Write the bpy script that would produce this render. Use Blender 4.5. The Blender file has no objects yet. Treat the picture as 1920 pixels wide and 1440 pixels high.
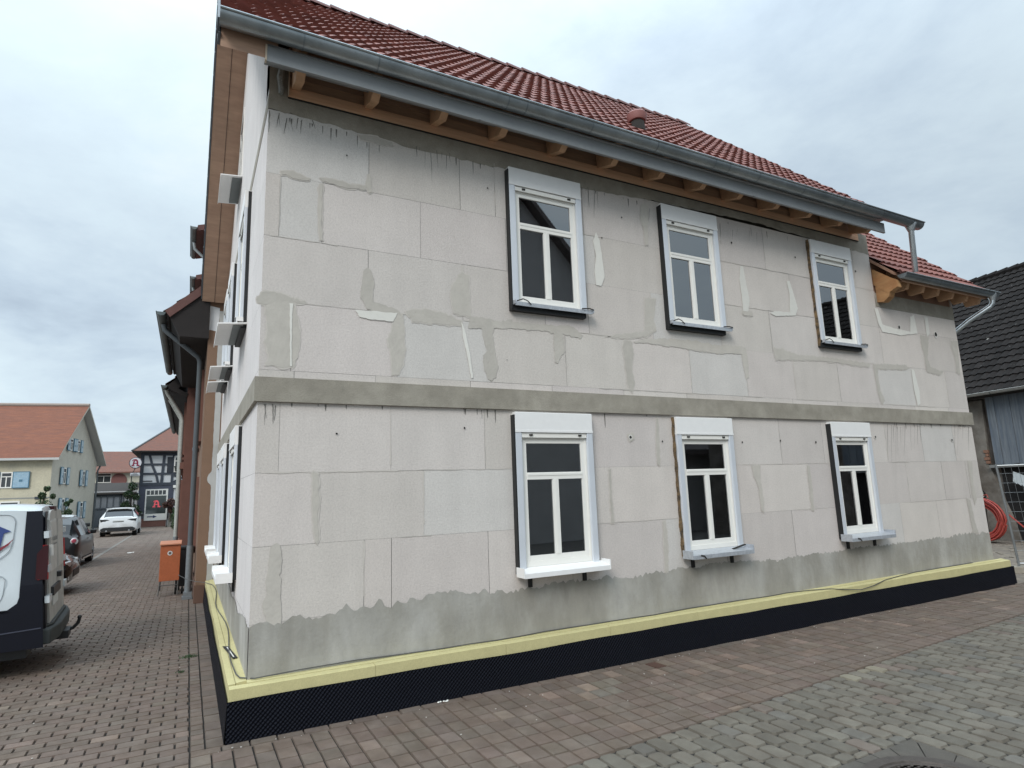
import bpy, math, random
from mathutils import Vector, Matrix, noise as mnoise
R_=math.radians
random.seed(7)
sc=bpy.context.scene
C=sc.collection
# ---------------------------------------------------------------- camera
cd=bpy.data.cameras.new('camera'); cam=bpy.data.objects.new('camera',cd); C.objects.link(cam); sc.camera=cam
cd.sensor_width=36; cd.lens=1141.99/1920*36; cd.clip_end=900; cd.clip_start=.05
yaw,pitch,roll=.4877,.1715,-.035
f_=Vector((math.sin(yaw)*math.cos(pitch),math.cos(yaw)*math.cos(pitch),math.sin(pitch)))
r0=Vector((math.cos(yaw),-math.sin(yaw),0)); u0=r0.cross(f_)
r1=r0*math.cos(roll)+u0*math.sin(roll); u1=-r0*math.sin(roll)+u0*math.cos(roll)
m=Matrix.Identity(4)
for i in range(3): m[i][0]=r1[i]; m[i][1]=u1[i]; m[i][2]=-f_[i]
m[0][3],m[1][3],m[2][3]=-.4998,-5.7346,1.8646
cam.matrix_world=m
# ---------------------------------------------------------------- sky
SUN_EL,SUN_AZ=38,228     # azimuth the light comes from, clockwise from +Y
w=bpy.data.worlds.new('World'); sc.world=w; w.use_nodes=True
nt=w.node_tree; nt.nodes.clear()
def N(t,ty,**k):
    n=t.nodes.new(ty)
    for a,b in k.items(): setattr(n,a,b)
    return n
def math_(t,op,a,b=None,c=None,clamp=False):
    n=N(t,'ShaderNodeMath',operation=op,use_clamp=clamp)
    for i,x in enumerate((a,b,c)):
        if x is None: continue
        if isinstance(x,(int,float)): n.inputs[i].default_value=x
        else: t.links.new(x,n.inputs[i])
    return n.outputs[0]
def mixc(t,fac,a,b,bt='MIX'):
    n=N(t,'ShaderNodeMix',data_type='RGBA',blend_type=bt)
    for i,x in ((0,fac),(6,a),(7,b)):
        if isinstance(x,(int,float)): n.inputs[i].default_value=x
        elif isinstance(x,tuple): n.inputs[i].default_value=(*x,1)
        else: t.links.new(x,n.inputs[i])
    return n.outputs[2]
def ramp(t,fac,stops):
    n=N(t,'ShaderNodeValToRGB'); el=n.color_ramp.elements
    while len(el)<len(stops): el.new(.5)
    for e,(p,c) in zip(el,stops): e.position=p; e.color=(*c,1) if isinstance(c,tuple) else (c,c,c,1)
    t.links.new(fac,n.inputs[0]); return n.outputs[0]
def noise_(t,vec,scale,detail=4,rough=.5,dist=0):
    n=N(t,'ShaderNodeTexNoise'); n.inputs['Scale'].default_value=scale; n.inputs['Detail'].default_value=detail
    n.inputs['Roughness'].default_value=rough; n.inputs['Distortion'].default_value=dist
    if vec is not None: t.links.new(vec,n.inputs['Vector'])
    return n.outputs[0]
sky=N(nt,'ShaderNodeTexSky',sky_type='NISHITA'); sky.sun_disc=False; sky.sun_elevation=R_(SUN_EL); sky.sun_rotation=R_(SUN_AZ)
tc=N(nt,'ShaderNodeTexCoord'); sep=N(nt,'ShaderNodeSeparateXYZ'); nt.links.new(tc.outputs['Generated'],sep.inputs[0])
zz=math_(nt,'MAXIMUM',sep.outputs[2],0.0); zc=math_(nt,'ADD',zz,.22)
cx=math_(nt,'DIVIDE',sep.outputs[0],zc); cy=math_(nt,'DIVIDE',sep.outputs[1],zc)
cmb=N(nt,'ShaderNodeCombineXYZ'); nt.links.new(cx,cmb.inputs[0]); nt.links.new(cy,cmb.inputs[1]); nt.links.new(zz,cmb.inputs[2])
n1=noise_(nt,cmb.outputs[0],1.15,8,.6,.35); n2=noise_(nt,cmb.outputs[0],2.6,6,.6,.2)
cl=math_(nt,'ADD',math_(nt,'MULTIPLY',n1,.74),math_(nt,'MULTIPLY',n2,.26))
ccol=ramp(nt,cl,[(.34,(.44,.53,.625)),(.43,(.53,.635,.73)),(.51,(.61,.72,.80)),(.59,(.66,.78,.85)),(.70,(.76,.85,.895))])
side=math_(nt,'MULTIPLY',sep.outputs[0],-.15)             # the overcast is brighter to the left of the lane
gain=math_(nt,'ADD',math_(nt,'ADD',.92,side),math_(nt,'MULTIPLY',math_(nt,'POWER',zz,4.5),3.3))
cc=mixc(nt,1.0,ccol,(1,1,1),'MULTIPLY'); 
vm=N(nt,'ShaderNodeVectorMath',operation='SCALE'); nt.links.new(ccol,vm.inputs[0]); nt.links.new(gain,vm.inputs['Scale'])
sk=N(nt,'ShaderNodeVectorMath',operation='SCALE'); nt.links.new(sky.outputs[0],sk.inputs[0]); sk.inputs['Scale'].default_value=.09
fin=mixc(nt,.90,sk.outputs[0],vm.outputs[0])
bg=N(nt,'ShaderNodeBackground'); nt.links.new(fin,bg.inputs[0]); bg.inputs[1].default_value=1.0
nt.links.new(bg.outputs[0],N(nt,'ShaderNodeOutputWorld').inputs[0])
# ---------------------------------------------------------------- sun behind the cloud
sl=bpy.data.lights.new('sun','SUN'); sl.energy=1.5; sl.angle=R_(24); sl.color=(1,.965,.92)
so=bpy.data.objects.new('sun',sl); C.objects.link(so)
sd=Vector((math.sin(R_(SUN_AZ))*math.cos(R_(SUN_EL)),math.cos(R_(SUN_AZ))*math.cos(R_(SUN_EL)),math.sin(R_(SUN_EL))))
so.rotation_euler=sd.to_track_quat('Z','Y').to_euler()
sc.view_settings.view_transform='Standard'; sc.view_settings.look='None'; sc.view_settings.exposure=0.30; sc.view_settings.gamma=1
sc.render.engine='CYCLES'; sc.render.resolution_x=1024; sc.render.resolution_y=768
# ---------------------------------------------------------------- materials
MATS={}
def pm(name,col,rough=.8,metal=0,var=.12,scale=3,bump=0,bscale=60,attr=False,col2=None,spec=.5,stretch=None,thr=None,emit=0,coat=0,fine=0,streak=0):
    if name in MATS: return MATS[name]
    M=bpy.data.materials.new(name); M.use_nodes=True; t=M.node_tree; b=t.nodes['Principled BSDF']
    tc=N(t,'ShaderNodeTexCoord'); vec=tc.outputs['Object']
    mp=N(t,'ShaderNodeMapping'); t.links.new(vec,mp.inputs[0]); mp.inputs['Scale'].default_value=stretch or (1,1,1)
    c=None
    if col2 is not None:
        nz=noise_(t,mp.outputs[0],scale,6,.6,.2); lo,hi=thr or (.35,.65)
        fac=ramp(t,nz,[(lo,0.0),(hi,1.0)]); c=mixc(t,fac,col,col2)
    else: c=col
    nz2=noise_(t,mp.outputs[0],scale*2.3,5,.65); g=ramp(t,nz2,[(.25,1-var),(.75,1+var if var<.0 else 1.0)])
    c=mixc(t,1.0,c,g,'MULTIPLY')
    if streak:
        m2=N(t,'ShaderNodeMapping'); t.links.new(vec,m2.inputs[0]); m2.inputs['Scale'].default_value=(2.6,2.6,.35)
        c=mixc(t,1.0,c,ramp(t,noise_(t,m2.outputs[0],1.6,6,.62),[(.34,1-streak),(.58,1.0)]),'MULTIPLY')
    if fine:
        nz3=noise_(t,vec,fine,3,.7); g3=ramp(t,nz3,[(.3,.86),(.6,1.0)]); c=mixc(t,1.0,c,g3,'MULTIPLY')
    if attr:
        at=N(t,'ShaderNodeAttribute',attribute_name='tint'); c=mixc(t,1.0,c,at.outputs['Color'],'MULTIPLY')
    t.links.new(c,b.inputs['Base Color'])
    b.inputs['Roughness'].default_value=rough; b.inputs['Metallic'].default_value=metal
    b.inputs['Specular IOR Level'].default_value=spec
    if coat: b.inputs['Coat Weight'].default_value=coat; b.inputs['Coat Roughness'].default_value=.04
    if emit: t.links.new(c,b.inputs['Emission Color']); b.inputs['Emission Strength'].default_value=emit
    if bump:
        bn=N(t,'ShaderNodeBump'); bn.inputs['Strength'].default_value=bump; bn.inputs['Distance'].default_value=.01
        t.links.new(noise_(t,vec,bscale,4,.6),bn.inputs['Height']); t.links.new(bn.outputs[0],b.inputs['Normal'])
    MATS[name]=M; return M
def glassm(name,tint=(.55,.58,.6),ior=1.75):
    if name in MATS: return MATS[name]
    M=bpy.data.materials.new(name); M.use_nodes=True; t=M.node_tree; t.nodes.clear()
    o=N(t,'ShaderNodeOutputMaterial'); tr=N(t,'ShaderNodeBsdfTransparent'); tr.inputs[0].default_value=(*tint,1)
    g=N(t,'ShaderNodeBsdfGlossy'); g.inputs['Roughness'].default_value=.015; g.inputs[0].default_value=(.95,.97,1,1)
    fr=N(t,'ShaderNodeFresnel'); fr.inputs[0].default_value=ior
    mx=N(t,'ShaderNodeMixShader'); t.links.new(fr.outputs[0],mx.inputs[0]); t.links.new(tr.outputs[0],mx.inputs[1]); t.links.new(g.outputs[0],mx.inputs[2])
    t.links.new(mx.outputs[0],o.inputs[0]); MATS[name]=M; return M
# ---------------------------------------------------------------- mesh building
WM={}
def wm(o): return WM.get(o.name,Matrix.Identity(4)) if o else Matrix.Identity(4)
class MB:
    def __init__(s,M=None): s.v=[]; s.f=[]; s.mi=[]; s.ti=[]; s.M=M; s.tint=(1,1,1); s.m=0
    def V(s,p):
        p=Vector(p)
        if s.M is not None: p=s.M@p
        s.v.append(p); return len(s.v)-1
    def F(s,idx,m=None,tint=None): s.f.append(tuple(idx)); s.mi.append(s.m if m is None else m); s.ti.append(tint or s.tint)
    def poly(s,pts,m=None,tint=None): s.F([s.V(p) for p in pts],m,tint)
    def box(s,x0,y0,z0,x1,y1,z1,m=None,skip=''):
        i=[s.V(p) for p in ((x0,y0,z0),(x1,y0,z0),(x1,y1,z0),(x0,y1,z0),(x0,y0,z1),(x1,y0,z1),(x1,y1,z1),(x0,y1,z1))]
        for k,q in (('-z',(0,3,2,1)),('+z',(4,5,6,7)),('-y',(0,1,5,4)),('+x',(1,2,6,5)),('+y',(2,3,7,6)),('-x',(3,0,4,7))):
            if k not in skip: s.F([i[a] for a in q],m)
    def bar(s,a,b,w,h,m=None,up=(0,0,1)):
        a=Vector(a);b=Vector(b);d=(b-a).normalized();u=Vector(up);sd=d.cross(u)
        if sd.length<1e-4: sd=d.cross(Vector((1,0,0)))
        sd.normalize(); u=sd.cross(d).normalized(); sd*=w/2; u=u*h/2
        i=[s.V(p) for p in (a-sd-u,a+sd-u,a+sd+u,a-sd+u,b-sd-u,b+sd-u,b+sd+u,b-sd+u)]
        for q in ((0,1,2,3),(7,6,5,4),(0,4,5,1),(1,5,6,2),(2,6,7,3),(3,7,4,0)): s.F([i[k] for k in q],m)
    def tube(s,pts,r,n=8,m=None,cap=True,closed=False):
        pts=[Vector(p) for p in pts]; rings=[]; L=len(pts); pu=None
        for k,p in enumerate(pts):
            if closed: d=pts[(k+1)%L]-pts[k-1]
            else: d=pts[min(k+1,L-1)]-pts[max(k-1,0)]
            d.normalize(); up=pu if pu is not None else (Vector((0,0,1)) if abs(d.z)<.9 else Vector((1,0,0)))
            a=d.cross(up); 
            if a.length<1e-4: a=d.cross(Vector((0,1,0)))
            a.normalize(); b=a.cross(d).normalized(); pu=b
            rr=r[k] if isinstance(r,(list,tuple)) else r
            rings.append([s.V(p+(a*math.cos(2*math.pi*j/n)+b*math.sin(2*math.pi*j/n))*rr) for j in range(n)])
        for k in range(L if closed else L-1):
            A=rings[k];B=rings[(k+1)%L]
            for j in range(n): s.F((A[j],A[(j+1)%n],B[(j+1)%n],B[j]),m)
        if cap and not closed: s.F(rings[0][::-1],m); s.F(rings[-1],m)
    def prism(s,poly,a,b,axis='y',m=None):
        # poly 2-D points; axis y: (x,z); x: (y,z); z: (x,y)
        def P(p,t): return {'y':(p[0],t,p[1]),'x':(t,p[0],p[1]),'z':(p[0],p[1],t)}[axis]
        A=[s.V(P(p,a)) for p in poly];B=[s.V(P(p,b)) for p in poly];n=len(poly)
        s.F(A,m);s.F(B[::-1],m)
        for k in range(n): s.F((A[k],B[k],B[(k+1)%n],A[(k+1)%n]),m)
    def lathe(s,prof,c,axis='z',n=20,m=None):
        rings=[]
        for r,t in prof:
            ring=[]
            for j in range(n):
                a=2*math.pi*j/n; ca,sa=math.cos(a)*r,math.sin(a)*r
                ring.append(s.V({'z':(c[0]+ca,c[1]+sa,c[2]+t),'y':(c[0]+ca,c[1]+t,c[2]+sa),'x':(c[0]+t,c[1]+ca,c[2]+sa)}[axis]))
            rings.append(ring)
        for A,B in zip(rings,rings[1:]):
            for j in range(n): s.F((A[j],A[(j+1)%n],B[(j+1)%n],B[j]),m)
        s.F(rings[0],m); s.F(rings[-1],m)
    def build(s,name,mats,parent=None,smooth=False,bevel=0,world=True,label=None,fixn=True):
        me=bpy.data.meshes.new(name); me.from_pydata([tuple(v) for v in s.v],[],s.f)
        if not isinstance(mats,(list,tuple)): mats=[mats]
        for q in mats: me.materials.append(q)
        me.polygons.foreach_set('material_index',s.mi)
        if smooth: me.polygons.foreach_set('use_smooth',[True]*len(s.f))
        ca=me.color_attributes.new('tint','FLOAT_COLOR','CORNER'); flat=[]
        for f,t in zip(s.f,s.ti): flat.extend((*t,1)*len(f))
        ca.data.foreach_set('color',flat)
        me.update()
        if fixn:
            import bmesh
            b=bmesh.new(); b.from_mesh(me); bmesh.ops.recalc_face_normals(b,faces=b.faces); b.to_mesh(me); b.free()
        o=bpy.data.objects.new(name,me); C.objects.link(o)
        if parent:
            o.parent=parent
            if world: o.matrix_parent_inverse=wm(parent).inverted()
        WM[o.name]=Matrix.Identity(4) if world or not parent else wm(parent)
        if bevel:
            bv=o.modifiers.new('bevel','BEVEL'); bv.width=bevel; bv.segments=2; bv.limit_method='ANGLE'; bv.angle_limit=R_(40)
        if smooth:
            try:
                es=o.modifiers.new('split','EDGE_SPLIT'); es.split_angle=R_(38)
            except Exception: pass
        if label: o['label']=label
        return o
def tag(o,label=None,cat=None,group=None,kind=None):
    if label: o['label']=label
    if cat: o['category']=cat
    if group: o['group']=group
    if kind: o['kind']=kind
    return o
def thing(name,label,cat,loc=(0,0,0),rz=0,group=None):
    o=bpy.data.objects.new(name,None); C.objects.link(o); o.location=loc; o.rotation_euler=(0,0,rz); o.empty_display_size=.2
    WM[o.name]=Matrix.Translation(loc)@Matrix.Rotation(rz,4,'Z')
    return tag(o,label,cat,group)
def frame(origin,ex,ez=(0,0,1)):
    # local x along ex, local z along ez, local y = z cross x (into the wall when looking at the face)
    ex=Vector(ex).normalized(); ez=Vector(ez).normalized(); ey=ez.cross(ex).normalized(); ez=ex.cross(ey)
    M=Matrix.Identity(4)
    for i in range(3): M[i][0]=ex[i]; M[i][1]=ey[i]; M[i][2]=ez[i]; M[i][3]=origin[i]
    return M
def rnd(a,b): return random.uniform(a,b)
def tnt(v=.1,warm=0): 
    k=1+rnd(-v,v*.6); h=rnd(-warm,warm); return (k*(1+h),k,k*(1-h))
# ================================================================ GROUND
m_sand=pm('sand_joint',(.03,.026,.022),.95,var=.3,scale=30)
g=MB(); g.box(-160,-160,-.4,220,260,-.024,m=0)
tag(g.build('ground',[pm('earth',(.17,.145,.12),.95,var=.35,scale=1.2,col2=(.12,.105,.09))]),kind='structure')
def stones(mb,cells,zt=0.0,ch=.005,drop=.018,jit=.002,pal=None,cut=0,gp_=0,loc=False):
    for (x0,y0,x1,y1) in cells:
        if loc: c=pal((x0+x1)/2,(y0+y1)/2)
        else: c=pal()
        dz=rnd(-jit,jit); a=rnd(-jit,jit)*.8; b=rnd(-jit,jit)*.8; g_=.0028+gp_+rnd(0,.0028)
        x0+=g_;y0+=g_;x1-=g_;y1-=g_
        if x1-x0<.02 or y1-y0<.02: continue
        if cut: 
            k=cut; P=[(x0+k,y0),(x1-k,y0),(x1,y0+k),(x1,y1-k),(x1-k,y1),(x0+k,y1),(x0,y1-k),(x0,y0+k)]
        else: P=[(x0,y0),(x1,y0),(x1,y1),(x0,y1)]
        mx,my=(x0+x1)/2,(y0+y1)/2
        top=[mb.V((px+(ch if px<mx else -ch),py+(ch if py<my else -ch),zt+dz+(px-mx)*a*6+(py-my)*b*6)) for px,py in P]
        bot=[mb.V((px,py,zt-drop)) for px,py in P]
        mb.F(top,0,c); n=len(P)
        for k in range(n): mb.F((bot[k],bot[(k+1)%n],top[(k+1)%n],top[k]),0,c)
def bound(x): return -1.87+.0745*(x-1.86)
def pal_red():
    k=rnd(.9,1.05)
    if random.random()<.04: k*=1.3
    return (k*(1+rnd(-.03,.04)),k*rnd(.985,1.015),k*rnd(.98,1.02))
def pal_front(x,y):
    t=pal_red()
    if x>2.5 and y>-1.0 and random.random()<.10: k=rnd(1.2,1.5); return (t[0]*k,t[1]*k*.98,t[2]*k*.97)
    if abs(x-3.95)<.14 and abs(y+.43)<.09: return (.62,.42,.38)
    if math.hypot(x-3.05,y+.6)<.2: return (t[0]*1.12,t[1]*1.25,t[2]*1.25)
    return t
def pal_gray():
    k=rnd(.8,1.08); q=random.random()
    if q<.07: return (k*1.06,k*.95,k*.95)
    if q<.16: return (k*.93,k*.96,k*1.0)
    return (k*1.0,k*1.0,k*.98)
m_red=pm('red_paver',(.172,.128,.099),.82,var=.3,scale=4,bump=.35,bscale=160,attr=True,fine=220,streak=.14,col2=(.208,.164,.134),thr=(.4,.7))
m_gry=pm('grey_paver',(.172,.150,.121),.85,var=.28,scale=3,bump=.4,bscale=150,attr=True,fine=200,streak=.14,col2=(.205,.188,.155),thr=(.4,.7))
# soldier row + columns of red stones in front of the long wall
mb=MB(); cells=[]; x=-.38
while x<13.2:
    l=.2; cells.append((x,-.27,x+l,-.145)); x+=l
x=-.395; k=0
while x<13.0:
    wd=.142 ; off=(k%2)*.1+rnd(-.012,.012); y=-.272
    y1=y-(off+.1 if off>.02 else .2)
    bd=bound(x+wd/2)
    while y>bd+.02:
        yy=max(y1,bd); 
        if yy-bd<.05: yy=bd
        cells.append((x,yy,x+wd,y)); y=yy; y1=y-.2
    x+=wd; k+=1
stones(mb,cells,pal=pal_front,loc=True)
# strip beside the gable, rows across the lane
cells=[]; y=-.145
while y<7.3: cells.append((-.29,y,-.155,y+.2)); y+=.2
cells+= [(-.385,-.272,-.29,-.145)]
y=-.27; k=0
while y<9: cells.append((-.395,y,-.29,y+.12)); y+=.12
y=-5.5; k=0
while y<62:
    dy=.122 if y<22 else .244
    lim=-6.3 if y>-2 else -5
    x=-.395-((k%2)*.1+rnd(0,.015)); cells.append((x,y,-.395,y+dy)); L=.2 if y<22 else .4
    while x>lim: cells.append((x-L,y,x,y+dy)); x-=L
    y+=dy; k+=1
y=9.0
while y<62: cells.append((-.395,y,-.2,y+.25)); y+=.25
stones(mb,cells,pal=pal_red)
tag(mb.build('red_paving',[m_red],fixn=False),kind='structure')
mb=MB(); cells=[]; x=-.395; k=0
while x<19:
    wd=.148; y=bound(x+wd/2)-.006; off=(k%3)*.075+rnd(0,.03); y1=y-(.1+off)
    while y>-5.6: cells.append((x,y1,x+wd,y)); y=y1; y1=y-rnd(.215,.235)
    x+=wd; k+=1
MH=(3.63,-3.33); keep=[]; SX0,SX1,SY0,SY1=-.395+.148*24,-.395+.148*31,-3.87,-2.82
for c in cells:
    mx,my=(c[0]+c[2])/2,(c[1]+c[3])/2
    if SX0<mx<SX1:
        if c[1]>=SY0 and c[3]<=SY1: continue
        if c[1]<SY1<c[3]: c=(c[0],SY1,c[2],c[3])
        elif c[1]<SY0<c[3]: c=(c[0],c[1],c[2],SY0)
    keep.append(c)
def pal_g2(x,y):
    t=pal_gray()
    if math.hypot((x-5.35)*.6,y+1.66)<.16 and random.random()<.8: return (t[0]*1.5,t[1]*1.5,t[2]*1.4)
    return t
stones(mb,keep,pal=pal_g2,loc=True,cut=.02,ch=.007,jit=.003,gp_=.0025)
def sqr(a):
    dx,dy=math.cos(a),math.sin(a); ts=[]
    if dx>1e-6: ts.append((SX1-MH[0])/dx)
    if dx<-1e-6: ts.append((SX0-MH[0])/dx)
    if dy>1e-6: ts.append((SY1-MH[1])/dy)
    if dy<-1e-6: ts.append((SY0-MH[1])/dy)
    t=min(ts)-.006; return (MH[0]+dx*t,MH[1]+dy*t)
cr=[math.atan2(y-MH[1],x-MH[0])%(2*math.pi) for x in (SX0,SX1) for y in (SY0,SY1)]
an=sorted([i*2*math.pi/18 for i in range(18)]+[]); an.append(2*math.pi)
for a0,a1 in zip(an,an[1:]):
    a0+=.006;a1-=.006; k=rnd(.55,.72); P=[(MH[0]+math.cos(a0)*.446,MH[1]+math.sin(a0)*.446),sqr(a0)]+[sqr(c) for c in sorted(cr) if a0<c<a1]+[sqr(a1),(MH[0]+math.cos(a1)*.446,MH[1]+math.sin(a1)*.446)]
    mb.poly([(x,y,-.002) for x,y in P],0,(k,k,k*1.03))
# a few pale repair stones
tag(mb.build('grey_road_paving',[m_gry],fixn=False),kind='structure')
g=MB(); g.box(-8,-7,-.022,20,64,-.016); g.box(11.9,-.2,-.02,60,60,.012,m=1)
tag(g.build('paving_bed',[m_sand,pm('yard_sand',(.27,.225,.175),.95,var=.4,scale=2.5,col2=(.17,.145,.12),bump=.8,bscale=25)]),kind='structure')
g=MB(); g.box(-160,-5.6-150,-.011,220,-5.6,-.006); g.box(-8,-5.6,-.0105,-6.5,64,-.004); g.box(-160,-5.6,-.0105,-8,120,-.004)
g.box(-8,62,-.0105,20,120,-.004); tag(g.build('side_road',[pm('asphalt_far',(.12,.112,.1),.9,var=.3,scale=1.5)]),kind='structure')
# yard stones
yd=MB(); 
for i in range(420):
    x=rnd(12.2,23); y=rnd(0,5.5); r=rnd(.012,.05); yd.lathe([(r*.6,.0),(r,r*.35),(r*.7,r*.75)],(x,y,.008),n=6)
yd.M=None
tag(yd.build('yard_gravel',[pm('gravel',(.26,.23,.19),.9,var=.4,scale=9)]),kind='stuff')
# light drainage channel on the left of the lane
g=MB(); 
y=13.0
while y<46: g.box(-3.36,y+.005,-.01,-3.24,y+.49,.004); y+=.5
tag(g.build('drain_channel',[pm('channel_stone',(.19,.175,.155),.85,var=.2,scale=6)]),kind='structure')
# ================================================================ MAIN HOUSE
HOUSE=thing('house','unfinished house of pale concrete blocks with red tiled roof and black membrane at its base','house')
m_blk=pm('aerated_block',(.675,.624,.578),.93,var=.1,scale=1.1,bump=.35,bscale=90,attr=True,fine=55,streak=.045)
m_jnt=pm('block_joint',(.34,.315,.29),.95,var=.4,scale=8)
m_mor=pm('mortar_smear',(.515,.48,.435),.9,var=.16,scale=3,bump=.3,bscale=28,attr=True)
m_wht=pm('white_filler',(.70,.68,.635),.9,var=.08,scale=6,attr=True)
m_con=pm('concrete_ring',(.335,.305,.25),.9,var=.26,scale=2.6,bump=.4,bscale=70,col2=(.42,.385,.32),thr=(.4,.65),fine=120)
m_drp=pm('slurry_drip',(.2,.19,.17),.9,var=.3,scale=6)
m_hol=pm('drill_hole',(.03,.027,.024),1)
m_pls=pm('cement_coat',(.355,.338,.295),.85,var=.26,scale=1.7,bump=.35,bscale=22,col2=(.48,.465,.425),thr=(.42,.68),stretch=(1.3,1.3,.55))
FZ=[(.40,.831),(.831,1.456),(1.456,2.081),(2.081,2.706),(2.926,2.996),(2.996,3.643),(3.643,4.268),(4.268,4.893),(4.893,5.55)]
FJ=[[.95,1.95,2.95,3.95,4.95,5.95,6.95,7.95,8.95,9.95,10.95],
 [.949,1.207,2.206,3.2,4.505,5.5,6.771,8.0,9.249,10.25,11.2],
 [.515,1.528,2.53,3.765,5.2,6.206,7.22,8.6,9.55,10.561,11.3],
 [.189,1.2,2.198,3.5,4.521,5.55,6.696,7.6,9.122,10.1,11.05],
 [.3,1.05,2.05,3.05,4.05,5.05,6.05,7.05,8.05,9.05,10.05,11.05],
 [.27,1.265,2.289,3.25,4.144,5.15,6.165,7.15,8.15,9.147,10.098,11.1],
 [.972,1.982,3.0,3.6,4.575,5.75,6.75,7.875,9.36,10.611,11.59],
 [.129,.521,1.519,2.53,3.75,5.2,6.289,7.279,8.6,9.36,10.345],
 [.973,1.978,2.408,3.6,4.6,5.8,6.795,7.7,8.9,9.36]]
def wall_rows(mb,M,rows,joints,L,opens,tf,zmaxf=None,gap=True):
    mb.M=M
    def cells(x0,x1,z0,z1,y,mi,tint):
        xs=sorted({x0,x1,*[v for o in opens for v in (o[0],o[1]) if x0<v<x1]}); zs=sorted({z0,z1,*[v for o in opens for v in (o[2],o[3]) if z0<v<z1]})
        for a,b in zip(xs,xs[1:]):
            for c,d in zip(zs,zs[1:]):
                mx,mz=(a+b)/2,(c+d)/2
                if any(o[0]<mx<o[1] and o[2]<mz<o[3] for o in opens): continue
                mb.poly([(a,y,c),(b,y,c),(b,y,d),(a,y,d)],mi,tint)
    for (z0,z1),js in zip(rows,joints):
        xs=[0]+[j for j in js if 0<j<L]+[L]
        for a,b in zip(xs,xs[1:]):
            zt=z1
            if zmaxf: zt=min(z1,zmaxf((a+b)/2))
            if zt<=z0+.02: continue
            q=rnd(.0004,.0032) if gap else 0; r=rnd(.0004,.003)
            cells(a+(q if a>0 else 0),b-(q if b<L else 0),z0+r*.6,zt-r*.6,0,0,tf())
            cells(a,b,z0,zt,.009,1,(1,1,1))
def tf_front():
    q=random.random(); k=rnd(.93,1.04)
    if q<.2: return (k*.98,k*1.005,k*1.015)
    return (k,k*rnd(.985,1.0),k*rnd(.975,1.0))
def tf_gable_lit():  # same blocks, tinted paler and bluer for the stronger light on the gable
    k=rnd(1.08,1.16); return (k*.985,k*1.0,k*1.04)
LOW=[(2.525,3.51),(4.765,5.725),(7.72,8.645)]; UPP=[(2.555,3.535),(4.805,5.80),(7.775,8.745)]
ZL=(1.07,2.466); ZU=(3.88,5.295)
opF=[(a+.05,b-.05,ZL[0]+.03,ZL[1]) for a,b in LOW]+[(a+.05,b-.05,ZU[0]+.03,ZU[1]) for a,b in UPP]
WL=MB()
I4=Matrix.Identity(4)
wall_rows(WL,I4,FZ,FJ,11.70,opF,tf_front,zmaxf=lambda x:4.62 if x>9.36 else 9)
GL=7.39
MG=frame((0,GL,0),(0,-1,0))
GLOW=[(1.7,2.7),(4.1,5.1),(5.5,6.5)]; GUP=[(1.7,2.7),(4.25,5.25),(5.6,6.6)]
gx=lambda ys:[(GL-b,GL-a) for a,b in ys]
opG=[(a+.05,b-.05,ZL[0]+.03,ZL[1]) for a,b in gx(GLOW)]+[(a+.05,b-.05,ZU[0]+.03,ZU[1]) for a,b in gx(GUP)]
wall_rows(WL,MG,FZ,[[GL-y for y in (7,6,5,4,3,2,1)],[GL-y for y in (6.6,5.6,4.6,3.6,2.9,1.55,.6)][::1]]+[[GL-y for y in (6.8,5.8,4.8,3.8,2.8,1.2,.35)],[GL-y for y in (6.6,5.6,4.6,3.2,2.9,1.5,.55)]]+[[GL-y for y in (6.5,5.5,4.5,3.5,2.5,1.5,.5)] if k%2 else [GL-y for y in (7,6,5,4,3,2,1)] for k in range(5)],GL,opG,tf_gable_lit)
WL.M=None
# backing of the side, rear and the ring beams
RP=(5.97,-.5,9.757,3.4)       # eave z,y ; ridge z,y
slope=(RP[2]-RP[0])/(RP[3]-RP[1])
def roofz(y): return RP[0]+(y-RP[1])*slope if y<=RP[3] else RP[2]-(y-RP[3])*slope
# concrete along the top of the long wall (lower edge irregular)
def ragged(pts,amp,step,seed=1,axis=1):
    rr=random.Random(seed); out=[]
    for a,b in zip(pts,pts[1:]):
        n=max(1,int(math.hypot(b[0]-a[0],b[1]-a[1])/step))
        for i in range(n):
            t=i/n; out.append((a[0]+(b[0]-a[0])*t+rr.uniform(-amp,amp)*.5,a[1]+(b[1]-a[1])*t+rr.uniform(-amp,amp)))
    out.append(pts[-1]); return out
low=ragged([(0,5.555),(1.0,5.52),(1.4,5.49),(2.0,5.49),(2.6,5.50),(3.7,5.49),(4.6,5.55),(6.5,5.60),(8,5.55),(9.36,5.52)],.012,.07,3)
low[0]=(0,5.555)
cp=low+[(9.36,5.76),(9.0,5.76),(0.0,5.76)]
WL.m=2
WL.poly([(x,-.0025,z) for x,z in cp]); WL.box(0,.0,5.55,9.36,.25,5.711,skip='-y')
WL.box(.0,-.0025,5.76,.17,.25,6.15); WL.poly([(0,-.0024,5.76),(.17,-.0024,5.76),(.17,-.0024,5.75),(0,-.0024,5.75)])
WL.box(9.08,-.0024,5.7601,9.36,.25,5.86)
WL.box(9.362,-.004,4.622,11.70,.25,4.86)
# floor band
WL.box(-.032,-.032,2.706,11.73,.0,2.926); WL.box(-.032,.0,2.706,.0,GL,2.926)
WL.box(-.004,.0,5.555,.0,GL,5.70)
WL.m=0; WL.tint=(1.12,1.14,1.18)  # gable triangle lightened as well, its extra light put into the tint
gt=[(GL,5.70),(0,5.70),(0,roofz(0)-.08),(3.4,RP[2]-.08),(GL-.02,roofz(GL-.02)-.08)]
WL.poly([(0,y,z) for y,z in gt]); WL.tint=(1,1,1)
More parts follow.
